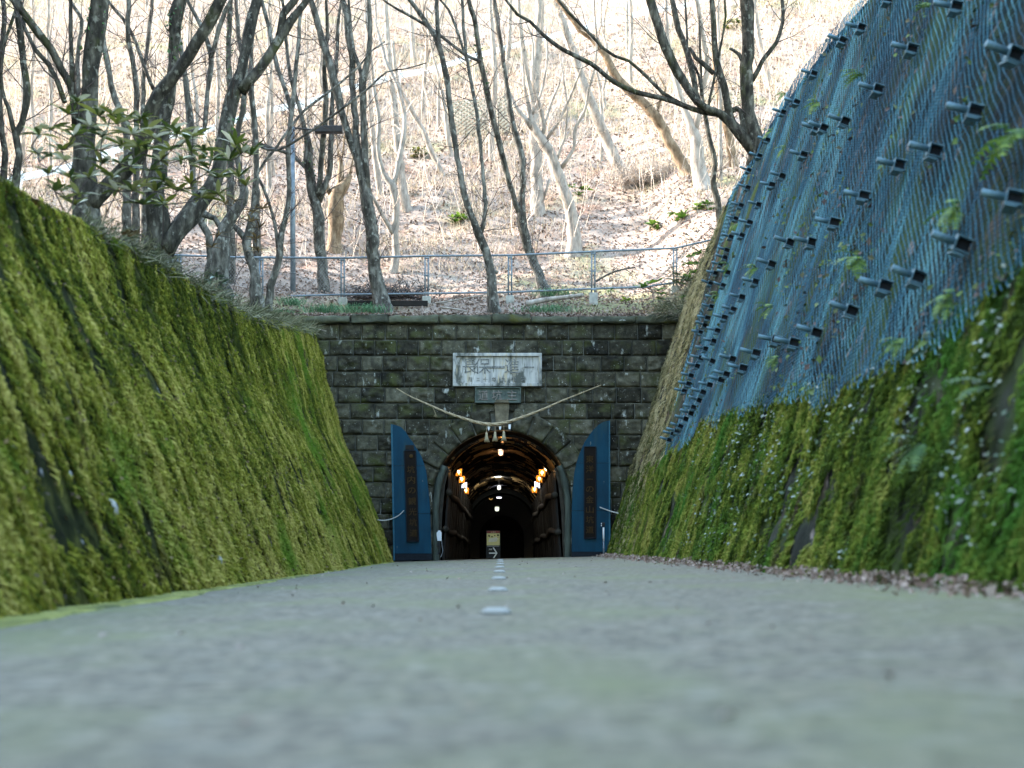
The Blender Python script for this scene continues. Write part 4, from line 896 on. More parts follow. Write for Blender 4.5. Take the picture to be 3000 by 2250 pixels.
# ------------------------------------------------------------------ fence, lamp, guardrail
FY = 40.3
ft = thing('fence', (0, FY, 7.3), 'blue-grey tubular fence with chain-link infill on the bank above the portal', 'fence')
top = [(300,742),(525,748),(700,754),(1004,756),(1250,750),(1494,748),(1700,739),(1740,737),(1978,727),(2115,696)]
bot = [(380,885),(700,872),(1004,863),(1250,860),(1494,856),(1738,846),(1890,841),(1985,826)]
m = MB(); m.tube([PW(a, b, FY) for a, b in top], 0.029, 8); build(m, 'top_rail', MAT['galv'], ft, True)
m = MB(); m.tube([PW(a, b, FY) for a, b in bot], 0.027, 8); build(m, 'bottom_rail', MAT['galv'], ft, True)
for px, pt, pb in ((280,742,890),(525,748,880),(765,755,872),(1004,756,876),(1250,750,872),(1494,748,870),(1738,737,862),(1978,727,842)):
    m = MB()
    for d in (-0.045, 0.045): m.tube([PW(px, pt-3, FY)+Vector((d, 0, 0)), PW(px, pb, FY)+Vector((d, 0, 0))], 0.022, 8)
    m.bbox(PW(px, (pt+pb)/2-4, FY), (0.15, 0.06, 0.03), 0.006); m.bbox(PW(px, pt+6, FY), (0.14, 0.06, 0.04), 0.006); m.bbox(PW(px, pb-14, FY), (0.14, 0.06, 0.04), 0.006)
    build(m, 'post', MAT['galv'], ft, True)
    m = MB(); c = PW(px, pb+10, FY); m.bbox(c-Vector((0, 0, .15)), (0.24, 0.24, 0.55), 0.015); build(m, 'footing', MAT['concrete'], ft)
m = MB(); xs = np.arange(px2x(300), px2x(1970), 0.085)
for x in xs:                                # chain link as fine crossing wires
    pxv = VX+x*F_PX/FY
    zt = CAM_H+(VY-float(np.interp(pxv, [p[0] for p in top], [p[1] for p in top])))/F_PX*FY; zb = CAM_H+(VY-float(np.interp(pxv, [p[0] for p in bot], [p[1] for p in bot])))/F_PX*FY
    for s in (-1, 1):
        m.tube([(x, FY+0.004*s, zb), (x+s*(zt-zb)*0.8, FY+0.004*s, zt)], 0.0022, 3, cap=False)
build(m, 'mesh_infill', MAT['galv'], ft)

LY = 41.2; t = thing('street_lamp', PW(858, 872, LY), 'tall grey lamp pole with a flat box head reaching between the trunks', 'street lamp')
m = MB(); m.tube([PW(858.5, 885, LY), PW(857.5, 620, LY), PW(856.5, 372, LY)], [0.078, 0.074, 0.070], 12)
for py in (860, 800, 700): m.lathe([(0.080, -.01), (0.084, 0), (0.080, .01)], PW(858, py, LY), 12)
build(m, 'pole', MAT['galv'], t, True)
m = MB(); m.tube([PW(856.5, 374, LY), PW(925, 382, LY)], 0.028, 8); build(m, 'arm', MAT['lamp_head'], t, True)
m = MB(); m.bbox(PW(963, 380, LY), (0.81, 0.26, 0.19), 0.02); build(m, 'head', MAT['lamp_head'], t)

# white guardrail of a road that climbs across the far hillside
gl = [(-60,590),(60,549),(330,470),(600,405),(780,345),(1000,286),(1170,240),(1370,189),(1600,128),(1800,76),(2090,6),(2250,-35)]
gp = []
for a, b in gl:
    Yh = ground_hit(a, b+14); gp.append(PW(a, b+14, Yh))
gp = [Vector(p) for p in catmull(gp, 2.0)]
gp = [Vector((p.x, p.y, float(hillH(p.x, p.y)))) for p in gp]
gt = thing('guardrail', gp[len(gp)//2], 'white guardrail of a road climbing across the sunlit hillside', 'guardrail')
m = MB(); prof = [(-0.02, 0.36), (-0.07, 0.42), (-0.02, 0.48), (-0.02, 0.51), (-0.07, 0.57), (-0.02, 0.63)]
vs = [(p.x, p.y+dy, p.z+dz) for p in gp for dy, dz in prof]; n = len(prof)
m.add(vs, [(i*n+k, i*n+k+1, (i+1)*n+k+1, (i+1)*n+k) for i in range(len(gp)-1) for k in range(n-1)]); build(m, 'beam', MAT['white_paint'], gt, True)
for p in gp[1::2]:
    m = MB(); m.tube([p+Vector((0, 0.06, -0.3)), p+Vector((0, 0.06, 0.75))], 0.06, 8); build(m, 'post', MAT['white_paint'], gt, True)

# lattice crib on the far slope
c = PW(1400, 320, ground_hit(1400, 400)); m = MB(); w, h = 2.6, 2.2
nrm = Vector((0, -0.85, 0.53)); ux = Vector((1, 0, 0.10)).normalized(); uz = Vector((0, 0.53, 0.85))
base = Vector((c.x-1.3, c.y, float(hillH(c.x, c.y))-0.1))
for k in np.arange(-h, w, 0.24):
    for s in (1, -1):
        a0_, b0_ = (k, 0), (k+h, h)
        if s < 0: a0_, b0_ = (k+h, 0), (k, h)
        (xa, za), (xb, zb) = a0_, b0_
        def cl(x, z, x2, z2):
            if x < 0: z += (0-x)/(x2-x)*(z2-z); x = 0
            if x > w: z += (w-x)/(x2-x)*(z2-z); x = w
            return x, z
        xa2, za2 = cl(xa, za, xb, zb); xb2, zb2 = cl(xb, zb, xa, za)
        if abs(zb2-za2) < 0.05: continue
        m.tube([base+ux*xa2+uz*za2+nrm*(0.03*s), base+ux*xb2+uz*zb2+nrm*(0.03*s)], 0.045, 4)
tag(build(m, 'lattice_panel', MAT['lattice'], loc=base), 'diamond lattice slope panel of tan bars on the hillside below the guardrail', 'slope lattice')

# ------------------------------------------------------------------ trees
def twig_tube(m, p, d, L, r, nseg, sides, wob, up):
    pts = [p]; q = p.copy(); dd = d.copy()
    for k in range(nseg):
        dd = (dd+Vector((R.gauss(0, wob), R.gauss(0, wob), R.gauss(0, wob)+up))).normalized(); q = q+dd*(L/nseg); pts.append(q.copy())
    m.tube(pts, [r*(1-0.78*k/nseg) for k in range(nseg+1)], sides, cap=False); return pts
def tree(name, label, Y, limbs, bark, twig, dens=1.6, tl=1.3, ivy=(), base_z=None, cat='tree', group='bare trees round the portal', grow=True):
    x0, y0, w0 = limbs[0][0]
    root = PW(x0, y0, Y)
    if base_z is None: base_z = float(hillH(root.x, Y)) if Y > 38.45 else None
    t = thing(name, (root.x, Y, root.z), label, cat, group)
    m = MB(); tw = MB(); done = []; ivm = []
    for li, lb in enumerate(limbs):
        drift = 0 if li == 0 else R.uniform(-0.28, 0.28)
        s0 = Vector((lb[0][0], lb[0][1], 0)); Yb = Y
        if li and done:                                   # start at the depth of the nearest finished limb
            best = min(done, key=lambda q: (q[0]-lb[0][0])**2+(q[1]-lb[0][1])**2); Yb = best[2]
        P4 = []; s = 0; prev = None
        for (px, py, w) in lb:
            if prev: s += math.hypot(px-prev[0], py-prev[1])/F_PX*Y
            yd = Yb+drift*s; p = PW(px, py, yd); P4.append((p.x, p.y, p.z, w/F_PX*yd/2)); done.append((px, py, yd)); prev = (px, py)
        if li == 0:                                       # root it in the ground with a flare
            p = P4[0]; dz = 0.5 if base_z is None else max(0.3, p[2]-base_z+0.3)
            P4 = [(p[0], p[1], p[2]-dz, p[3]*1.5), (p[0], p[1], p[2]-0.02, p[3]*1.22)]+[(P4[0][0]*0.85+P4[1][0]*0.15, P4[0][1], P4[0][2]*0.85+P4[1][2]*0.15, p[3]*1.0)]+P4[1:]
        if grow and lb[-1][1] < 30:                       # goes on growing above the picture
            p = Vector(P4[-1][:3]); d = (p-Vector(P4[-2][:3])).normalized(); r = P4[-1][3]
            for k in range(5 if r > 0.04 else 3):
                d = (d+Vector((R.gauss(0, .14), R.gauss(0, .14), 0.10))).normalized(); p = p+d*0.9; r *= 0.78; P4.append((p.x, p.y, p.z, r))
        cs = catmull(P4, 0.22)
        pts = [Vector(c[:3]) for c in cs]; rad = [max(0.006, c[3]) for c in cs]
        rad = [r*(1+0.16*(float(vnoise(np.array([i*0.55, li*3.1, Y]), 17))-0.5)) for i, r in enumerate(rad)]
        big = rad[0] > 0.05
        wob = [Vector((R.gauss(0, 1), R.gauss(0, 1), 0))*r*0.10 for r in rad]
        pts = [p+w_ if 0 < i < len(pts)-1 else p for i, (p, w_) in enumerate(zip(pts, wob))]
        sd = R.random()*50
        m.tube(pts, rad, 12 if big else 7, jit=(lambda p, a: 1+0.30*(float(vnoise(np.array([math.cos(a)*1.6+sd, math.sin(a)*1.6, p.z*2.2]), 23))-0.5)) if big else None)
        seg = sum((pts[i+1]-pts[i]).length for i in range(len(pts)-1))
        skip = 1.6 if li == 0 else 0.2
        for q in range(int(max(0, seg-skip)*dens*1.9)):
            i = R.randint(min(len(pts)-2, int(len(pts)*min(0.8, skip/max(seg, .1)))), len(pts)-2)
            d = (pts[i+1]-pts[i]).normalized(); side = d.cross(Vector((R.gauss(0, 1), R.gauss(0, 1), R.gauss(0, 1)))).normalized(); a = math.radians(R.uniform(28, 65))
            dd = d*math.cos(a)+side*math.sin(a); L = tl*R.uniform(0.5, 1.5); r = min(rad[i]*0.5, 0.005+0.007*L)
            tp = twig_tube(tw, pts[i], dd, L, r, 5, 4, 0.13, 0.05)
            for z in range(R.randint(2, 5)):
                j = R.randint(1, 4); d2 = (tp[j]-tp[j-1]).normalized(); s2 = d2.cross(Vector((R.gauss(0, 1), R.gauss(0, 1), R.gauss(0, 1)))).normalized()
                t2 = twig_tube(tw, tp[j], d2*0.75+s2*0.65, L*R.uniform(0.25, 0.6), r*0.5, 3, 3, 0.15, 0.06)
                if R.random() < 0.6: twig_tube(tw, t2[2], (t2[2]-t2[1]).normalized()*0.7+s2*R.uniform(-.7, .7), L*0.2, r*0.35, 2, 3, 0.1, 0.05)
        if li in ivy: ivm.append((pts, rad, ivy[li]))
    build(m, 'trunk', bark, t, True)
    if tw.v: build(tw, 'crown', twig, t, False)
    if ivm:
        Ps = []; 
        for pts, rad, (lo, hi, cnt) in ivm:
            zs = [p.z for p in pts]
            zl, zh = PW(0, lo, Y).z, PW(0, hi, Y).z
            for q in range(cnt):
                i = R.randint(0, len(pts)-1)
                if not (min(zl, zh) <= pts[i].z <= max(zl, zh)): continue
                v = Vector((R.gauss(0, 1), R.gauss(0, 1), R.gauss(0, .5))).normalized(); Ps.append(pts[i]+v*(rad[i]*1.05+abs(R.gauss(0, .035)))+Vector((0, 0, R.uniform(-.12, .12))))
        if Ps:
            P = np.array([tuple(p) for p in Ps]); V, F = cards(P, rng.uniform(0.04, 0.095, len(P)), np.array([0, -0.4, 0.2]), 0.75, 0.2)
            build_np('ivy', V, F, MAT['ivy'], rng.random(len(P)), parent=t)
    return t
BG = MAT['bark_grey']
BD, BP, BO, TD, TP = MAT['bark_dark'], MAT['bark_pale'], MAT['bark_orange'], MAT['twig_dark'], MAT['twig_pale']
def bz(px, py, Y): return None
# --- big shaded trees on the bank over the left wall
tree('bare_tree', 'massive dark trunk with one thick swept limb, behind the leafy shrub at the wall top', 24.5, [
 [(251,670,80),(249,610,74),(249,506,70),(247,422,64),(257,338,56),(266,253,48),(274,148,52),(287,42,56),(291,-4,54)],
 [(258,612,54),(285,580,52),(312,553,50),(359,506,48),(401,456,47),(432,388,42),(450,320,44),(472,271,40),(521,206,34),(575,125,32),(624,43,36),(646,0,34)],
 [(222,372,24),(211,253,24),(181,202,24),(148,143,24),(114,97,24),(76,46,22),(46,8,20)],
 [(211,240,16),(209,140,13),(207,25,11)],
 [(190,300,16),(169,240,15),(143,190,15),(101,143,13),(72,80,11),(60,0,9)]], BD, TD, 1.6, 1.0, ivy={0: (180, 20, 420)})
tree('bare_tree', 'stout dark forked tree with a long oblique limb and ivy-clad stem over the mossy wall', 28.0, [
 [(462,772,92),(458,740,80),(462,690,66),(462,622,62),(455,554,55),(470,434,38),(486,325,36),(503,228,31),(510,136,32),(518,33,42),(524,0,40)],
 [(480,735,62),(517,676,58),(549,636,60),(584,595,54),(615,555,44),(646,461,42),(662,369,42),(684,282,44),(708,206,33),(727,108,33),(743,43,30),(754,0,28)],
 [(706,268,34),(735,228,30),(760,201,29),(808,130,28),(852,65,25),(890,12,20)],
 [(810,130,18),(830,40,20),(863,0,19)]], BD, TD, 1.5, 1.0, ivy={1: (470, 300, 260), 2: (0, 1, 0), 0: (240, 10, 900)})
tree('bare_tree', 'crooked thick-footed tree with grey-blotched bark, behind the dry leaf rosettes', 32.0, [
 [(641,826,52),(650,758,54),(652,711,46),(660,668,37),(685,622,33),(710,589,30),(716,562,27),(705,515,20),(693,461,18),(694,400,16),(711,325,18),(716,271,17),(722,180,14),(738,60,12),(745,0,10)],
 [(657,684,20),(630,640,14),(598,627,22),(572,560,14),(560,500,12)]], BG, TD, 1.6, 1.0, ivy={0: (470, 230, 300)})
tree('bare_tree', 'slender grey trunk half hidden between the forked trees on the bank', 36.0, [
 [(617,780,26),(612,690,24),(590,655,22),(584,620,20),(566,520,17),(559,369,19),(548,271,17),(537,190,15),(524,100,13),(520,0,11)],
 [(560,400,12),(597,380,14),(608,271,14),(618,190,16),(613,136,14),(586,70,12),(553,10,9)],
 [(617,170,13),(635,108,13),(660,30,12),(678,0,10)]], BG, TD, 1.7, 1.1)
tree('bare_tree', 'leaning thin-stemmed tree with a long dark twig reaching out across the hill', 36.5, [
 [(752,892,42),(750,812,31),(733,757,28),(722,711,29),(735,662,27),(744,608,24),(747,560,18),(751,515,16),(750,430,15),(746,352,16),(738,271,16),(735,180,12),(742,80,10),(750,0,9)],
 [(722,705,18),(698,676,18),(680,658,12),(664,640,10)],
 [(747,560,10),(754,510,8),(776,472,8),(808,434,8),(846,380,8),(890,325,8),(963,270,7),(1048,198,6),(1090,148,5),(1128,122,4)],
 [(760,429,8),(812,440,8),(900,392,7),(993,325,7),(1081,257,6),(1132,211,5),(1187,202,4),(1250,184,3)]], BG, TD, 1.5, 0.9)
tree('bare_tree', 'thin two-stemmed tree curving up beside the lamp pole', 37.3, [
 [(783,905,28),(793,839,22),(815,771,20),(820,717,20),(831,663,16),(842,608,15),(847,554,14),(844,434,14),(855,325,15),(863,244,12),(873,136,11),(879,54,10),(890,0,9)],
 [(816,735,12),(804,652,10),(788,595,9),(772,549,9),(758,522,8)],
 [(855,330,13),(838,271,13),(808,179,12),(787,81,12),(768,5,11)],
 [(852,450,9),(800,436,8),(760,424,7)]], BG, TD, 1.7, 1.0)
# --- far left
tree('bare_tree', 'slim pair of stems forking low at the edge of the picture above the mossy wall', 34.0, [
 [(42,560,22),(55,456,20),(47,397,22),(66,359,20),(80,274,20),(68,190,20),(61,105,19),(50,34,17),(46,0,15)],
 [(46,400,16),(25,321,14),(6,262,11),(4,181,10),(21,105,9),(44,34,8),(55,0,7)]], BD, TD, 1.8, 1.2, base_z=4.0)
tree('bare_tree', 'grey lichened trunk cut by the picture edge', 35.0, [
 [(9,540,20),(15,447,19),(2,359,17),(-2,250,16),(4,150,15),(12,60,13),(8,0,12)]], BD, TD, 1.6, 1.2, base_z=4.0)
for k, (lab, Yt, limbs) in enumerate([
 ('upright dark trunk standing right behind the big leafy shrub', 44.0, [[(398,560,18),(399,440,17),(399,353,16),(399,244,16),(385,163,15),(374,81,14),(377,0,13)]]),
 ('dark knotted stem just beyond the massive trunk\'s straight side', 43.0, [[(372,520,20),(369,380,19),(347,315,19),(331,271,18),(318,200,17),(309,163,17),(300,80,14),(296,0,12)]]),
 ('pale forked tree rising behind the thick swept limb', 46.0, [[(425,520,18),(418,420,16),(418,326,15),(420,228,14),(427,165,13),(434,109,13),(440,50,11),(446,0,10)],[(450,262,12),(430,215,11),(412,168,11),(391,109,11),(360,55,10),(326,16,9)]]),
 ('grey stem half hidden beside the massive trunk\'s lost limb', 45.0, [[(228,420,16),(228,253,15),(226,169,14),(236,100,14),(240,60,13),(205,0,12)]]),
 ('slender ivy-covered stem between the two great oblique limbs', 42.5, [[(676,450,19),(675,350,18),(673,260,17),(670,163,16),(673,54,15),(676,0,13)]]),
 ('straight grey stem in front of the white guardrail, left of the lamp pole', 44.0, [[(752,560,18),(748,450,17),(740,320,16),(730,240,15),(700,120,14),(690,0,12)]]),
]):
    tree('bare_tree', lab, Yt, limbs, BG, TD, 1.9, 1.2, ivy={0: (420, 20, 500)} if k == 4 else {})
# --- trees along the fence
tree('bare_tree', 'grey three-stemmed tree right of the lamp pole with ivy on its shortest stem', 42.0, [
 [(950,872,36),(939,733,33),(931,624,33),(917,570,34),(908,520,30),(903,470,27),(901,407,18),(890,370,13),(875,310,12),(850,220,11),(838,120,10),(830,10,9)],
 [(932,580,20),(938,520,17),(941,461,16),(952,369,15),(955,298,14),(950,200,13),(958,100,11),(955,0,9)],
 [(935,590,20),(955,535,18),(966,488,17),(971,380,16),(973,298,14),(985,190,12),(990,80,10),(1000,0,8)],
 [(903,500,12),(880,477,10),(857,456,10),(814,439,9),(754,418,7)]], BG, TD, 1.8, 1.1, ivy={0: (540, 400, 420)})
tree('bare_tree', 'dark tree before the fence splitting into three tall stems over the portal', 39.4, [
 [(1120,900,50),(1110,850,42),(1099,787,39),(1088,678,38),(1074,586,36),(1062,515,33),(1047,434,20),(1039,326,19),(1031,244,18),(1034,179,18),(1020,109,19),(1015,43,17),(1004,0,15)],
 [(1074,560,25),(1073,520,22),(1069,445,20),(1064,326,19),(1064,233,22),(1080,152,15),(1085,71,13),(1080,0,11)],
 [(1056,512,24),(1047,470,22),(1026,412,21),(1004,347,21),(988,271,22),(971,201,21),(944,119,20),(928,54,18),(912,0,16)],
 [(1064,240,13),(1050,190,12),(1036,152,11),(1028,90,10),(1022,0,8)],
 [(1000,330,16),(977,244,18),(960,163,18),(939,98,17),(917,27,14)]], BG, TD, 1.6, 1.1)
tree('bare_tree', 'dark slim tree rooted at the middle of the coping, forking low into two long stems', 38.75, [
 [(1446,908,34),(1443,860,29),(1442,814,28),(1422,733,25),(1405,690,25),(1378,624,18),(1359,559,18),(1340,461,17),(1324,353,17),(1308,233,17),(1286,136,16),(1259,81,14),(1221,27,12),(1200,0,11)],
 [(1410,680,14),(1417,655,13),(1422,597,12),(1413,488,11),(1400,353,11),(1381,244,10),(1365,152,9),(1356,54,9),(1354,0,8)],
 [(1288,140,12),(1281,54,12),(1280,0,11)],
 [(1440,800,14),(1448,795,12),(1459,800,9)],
 [(1368,180,8),(1340,92,8),(1313,27,7),(1290,0,6)]], BG, TD, 1.6, 1.1)
tree('bare_tree', 'two-stemmed grey tree just behind the fence with a mossy patch high on one stem', 41.6, [
 [(1597,852,36),(1568,776,27),(1538,695,27),(1527,624,27),(1530,543,19),(1527,450,19),(1503,369,16),(1487,271,15),(1476,190,14),(1460,81,14),(1448,0,12)],
 [(1524,628,18),(1514,608,17),(1487,515,16),(1460,407,16),(1438,326,16),(1422,244,17),(1405,163,15),(1389,54,14),(1373,0,12)],
 [(1410,180,10),(1362,160,9),(1297,109,9),(1243,71,9),(1190,40,8),(1134,8,6)]], BG, TD, 1.7, 1.1, ivy={1: (330, 130, 260)})
# --- sunlit trees beyond the fence
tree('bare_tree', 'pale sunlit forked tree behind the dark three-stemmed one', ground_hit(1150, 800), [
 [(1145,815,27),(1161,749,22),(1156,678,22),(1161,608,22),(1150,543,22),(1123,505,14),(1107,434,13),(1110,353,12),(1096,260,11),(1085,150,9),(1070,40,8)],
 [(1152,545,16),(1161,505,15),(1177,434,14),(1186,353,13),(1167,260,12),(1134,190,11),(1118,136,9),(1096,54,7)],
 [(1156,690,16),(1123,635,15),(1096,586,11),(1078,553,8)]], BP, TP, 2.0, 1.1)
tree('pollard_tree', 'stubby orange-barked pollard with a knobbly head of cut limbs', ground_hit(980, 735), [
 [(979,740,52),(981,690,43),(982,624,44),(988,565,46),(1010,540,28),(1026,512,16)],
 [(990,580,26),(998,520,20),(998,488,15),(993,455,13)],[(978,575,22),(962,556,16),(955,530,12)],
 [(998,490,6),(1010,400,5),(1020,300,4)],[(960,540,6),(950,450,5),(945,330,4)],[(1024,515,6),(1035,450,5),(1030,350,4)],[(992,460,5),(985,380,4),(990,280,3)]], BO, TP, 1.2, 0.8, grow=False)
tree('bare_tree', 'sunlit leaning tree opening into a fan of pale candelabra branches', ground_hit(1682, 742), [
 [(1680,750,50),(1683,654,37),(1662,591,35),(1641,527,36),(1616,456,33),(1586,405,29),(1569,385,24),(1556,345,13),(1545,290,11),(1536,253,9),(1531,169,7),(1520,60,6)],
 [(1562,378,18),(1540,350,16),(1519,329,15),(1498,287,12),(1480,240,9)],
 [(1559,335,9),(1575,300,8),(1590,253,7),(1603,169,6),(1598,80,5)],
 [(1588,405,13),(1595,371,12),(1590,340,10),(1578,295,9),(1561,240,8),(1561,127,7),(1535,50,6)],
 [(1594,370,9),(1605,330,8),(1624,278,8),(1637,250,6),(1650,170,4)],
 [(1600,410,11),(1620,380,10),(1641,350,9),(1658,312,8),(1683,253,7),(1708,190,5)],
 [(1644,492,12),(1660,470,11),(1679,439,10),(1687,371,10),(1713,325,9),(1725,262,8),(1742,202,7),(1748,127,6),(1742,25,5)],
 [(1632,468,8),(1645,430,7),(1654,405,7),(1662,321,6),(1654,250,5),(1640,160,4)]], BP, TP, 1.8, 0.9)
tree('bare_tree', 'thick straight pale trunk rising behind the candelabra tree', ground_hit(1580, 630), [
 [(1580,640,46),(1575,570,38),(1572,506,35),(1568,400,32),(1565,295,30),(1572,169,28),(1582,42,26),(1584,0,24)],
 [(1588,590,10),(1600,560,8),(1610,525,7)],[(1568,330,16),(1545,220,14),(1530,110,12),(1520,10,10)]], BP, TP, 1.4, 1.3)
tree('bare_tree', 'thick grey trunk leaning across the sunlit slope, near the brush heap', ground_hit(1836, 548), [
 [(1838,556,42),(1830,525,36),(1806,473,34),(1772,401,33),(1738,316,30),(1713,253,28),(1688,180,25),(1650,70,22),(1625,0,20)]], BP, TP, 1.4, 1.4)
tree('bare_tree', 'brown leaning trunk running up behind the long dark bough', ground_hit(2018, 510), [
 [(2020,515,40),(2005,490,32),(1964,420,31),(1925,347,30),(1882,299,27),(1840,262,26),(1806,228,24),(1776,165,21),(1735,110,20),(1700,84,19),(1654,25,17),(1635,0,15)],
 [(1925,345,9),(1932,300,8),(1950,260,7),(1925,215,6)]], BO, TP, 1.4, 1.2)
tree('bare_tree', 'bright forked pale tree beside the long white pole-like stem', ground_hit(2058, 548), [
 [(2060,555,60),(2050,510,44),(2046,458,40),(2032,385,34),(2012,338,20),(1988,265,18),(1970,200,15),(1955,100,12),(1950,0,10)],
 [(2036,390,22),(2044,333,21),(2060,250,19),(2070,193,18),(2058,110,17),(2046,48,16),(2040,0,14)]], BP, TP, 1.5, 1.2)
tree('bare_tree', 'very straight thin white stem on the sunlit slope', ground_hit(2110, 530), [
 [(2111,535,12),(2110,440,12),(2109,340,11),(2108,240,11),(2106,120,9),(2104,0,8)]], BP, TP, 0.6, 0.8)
tree('bare_tree', 'orange-barked trunk behind the dark multi-stemmed tree at the slope top', ground_hit(2152, 486), [
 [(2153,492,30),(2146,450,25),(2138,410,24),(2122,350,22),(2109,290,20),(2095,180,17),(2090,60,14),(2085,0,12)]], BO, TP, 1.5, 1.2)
tree('bare_tree', 'bent pale trunk leaning out beyond the slope\'s skyline', 62.0, [
 [(2270,400,22),(2263,342,19),(2258,265,18),(2239,183,17),(2220,96,16),(2212,30,14),(2210,0,12)]], BP, TP, 1.4, 1.2)
for lab, limbs, dd in [
 ('faint pale trunk far up the slope behind the forked sunlit tree', [[(1195,620,28),(1174,506,24),(1162,380,22),(1149,253,18),(1135,120,15),(1130,0,13)]], 1.6),
 ('pale crooked thin tree leaning up towards the guardrail', [[(1300,520,18),(1263,443,16),(1238,380,15),(1195,304,13),(1165,240,11),(1150,120,9)]], 1.8),
 ('broken-topped pale stub below the lattice panel', [[(1322,462,16),(1312,400,15),(1305,338,14),(1297,285,13),(1293,262,10)]], 0.5),
 ('whitish thin trunk between the pollard and the forked pale tree', [[(1113,580,20),(1104,500,18),(1094,422,17),(1086,330,15),(1080,220,13),(1076,100,11),(1070,0,9)]], 1.7),
 ('far pale trunk showing behind the two-stemmed grey tree', [[(1440,480,18),(1440,400,17),(1446,300,16),(1450,200,15),(1440,80,13),(1436,0,11)]], 1.6),
 ('pale slanting trunk in the middle of the far slope', [[(1760,480,12),(1765,380,11),(1758,260,9),(1745,200,7)]], 1.2),
 ('dim grey trunk far off at the upper edge of the clearing', [[(800,520,14),(792,420,13),(796,300,12),(790,180,10),(785,60,9)]], 1.8),
 ('faint thin tree far up behind the broadleaf shrub', [[(150,500,12),(146,400,11),(150,280,10),(140,150,9),(142,20,8)]], 2.0),
 ('thin pale tree standing free of its neighbours on the upper slope behind the leafy shrub', [[(95,470,12),(98,380,11),(92,260,10),(100,120,9),(96,0,8)]], 2.0),
 ('far spindly tree between the ivy stem and the guardrail', [[(640,470,12),(636,360,11),(640,240,10),(632,120,9),(636,0,8)]], 2.0),
 ('tall thin pale trunk high on the slope near the picture top', [[(1850,260,14),(1846,180,13),(1850,90,12),(1846,0,10)]], 1.6),
 ('slim pale trunk next to the long dark bough\'s tip', [[(1480,330,16),(1482,220,15),(1492,120,13),(1496,0,11)]], 1.6),
 ('faint far trunk above the guardrail between the tall dark stems', [[(1210,200,14),(1208,120,13),(1204,40,11),(1202,0,10)]], 1.6)]:
    tree('bare_tree', lab, ground_hit(limbs[0][0][0], limbs[0][0][1]-6), limbs, BP, TP, dd, 1.3)
# --- many thin bare saplings that nothing tells apart, over the whole far slope
protos = []
for v_ in range(5):
    Yp = 60; zb = float(hillH(0, Yp)); ws = R.uniform(9, 14); pyb = VY-(zb-CAM_H)/F_PX*Yp*0-(zb-CAM_H)*F_PX/Yp
    x_ = VX; lb = [(x_, pyb, ws)]
    for k in range(7): x_ += R.uniform(-22, 22); lb.append((x_, pyb-(k+1)*R.uniform(60, 85), ws*(1-0.11*(k+1))))
    l2 = []; j = R.randint(2, 4); sx = R.choice([-1, 1]); q_ = lb[j]
    for k in range(5): l2.append((q_[0]+sx*k*R.uniform(14, 26), q_[1]-k*R.uniform(50, 80), q_[2]*(0.75-0.12*k)))
    l3 = []; j = min(6, j+1); q_ = lb[j]
    for k in range(4): l3.append((q_[0]-sx*k*R.uniform(14, 26), q_[1]-k*R.uniform(50, 70), q_[2]*(0.7-0.14*k)))
    protos.append(tree('sapling', 'thin pale leafless sapling, one of many scattered over the sunlit far slope', Yp, [lb, l2, l3], BP, TP, 1.7, 1.2, cat='sapling', group='saplings on the far slope', grow=False))
spots = []; used = [False]*5
while len(spots) < 22:
    Yp = R.uniform(50, 86); px = R.uniform(-40, 2500) if Yp > 60 else R.uniform(-40, 1000); xx = (px-VX)/F_PX*Yp; zz = float(hillH(xx, Yp))
    if CAM_H+(VY-0)/F_PX*Yp < zz: continue
    spots.append((xx, Yp, zz))
for k, (xx, Yp, zz) in enumerate(spots):
    o = protos[k % 5] if not used[k % 5] else copy_tree(protos[k % 5]); used[k % 5] = True
    o.location = (xx, Yp, zz); o.rotation_euler = (0, 0, R.uniform(0, 6.28)); sc_ = R.uniform(0.75, 1.3); o.scale = (sc_, sc_, sc_)
# --- dark multi-stemmed tree above the cut slope
tree('bare_tree', 'large dark multi-stemmed tree atop the netted slope with a long bough over the clearing', 36.6, [
 [(2222,470,60),(2215,410,44),(2195,328,36),(2186,265,38),(2186,193,37),(2195,96,36),(2188,24,40),(2186,0,38)],
 [(2208,444,38),(2190,415,36),(2167,386,34),(2138,356,28),(2109,333,24),(2072,318,22),(2041,299,22),(2003,241,26),(1969,183,26),(1940,111,28),(1916,39,26),(1906,0,24)],
 [(2186,415,26),(2178,355,22),(2172,325,17),(2157,318,16),(2128,333,17),(2060,328,16),(2003,309,15),(1945,289,15),(1863,270,15),(1800,241,14),(1772,219,13),(1730,186,13),(1645,143,12),(1586,97,11),(1553,63,10),(1515,42,9),(1489,8,8)],
 [(2003,309,12),(1970,290,11),(1940,270,10),(1877,207,10),(1843,178,9),(1800,164,9),(1764,139,9),(1730,101,9),(1688,59,8),(1645,13,7)],
 [(2056,328,17),(2040,270,16),(2031,231,16),(2012,145,18),(1988,87,17),(1974,24,15),(1968,0,13)],
 [(2150,372,24),(2138,338,24),(2128,289,22),(2109,217,20),(2094,145,18),(2089,48,17),(2086,0,15)],
 [(2090,215,14),(2056,183,14),(2040,170,12),(2020,140,10)],
 [(2205,235,14),(2234,178,13),(2255,150,13),(2273,125,12),(2292,68,11),(2292,0,10)],
 [(2178,186,12),(2166,160,11),(2150,148,9),(2138,142,8)],
 [(2075,312,9),(2088,250,8),(2099,193,8),(2114,120,7),(2126,48,7),(2123,0,6)],
 [(2056,280,9),(2046,217,8),(2017,159,7),(2012,87,7),(2007,0,6)]], BD, TD, 1.3, 1.0, base_z=8.8)
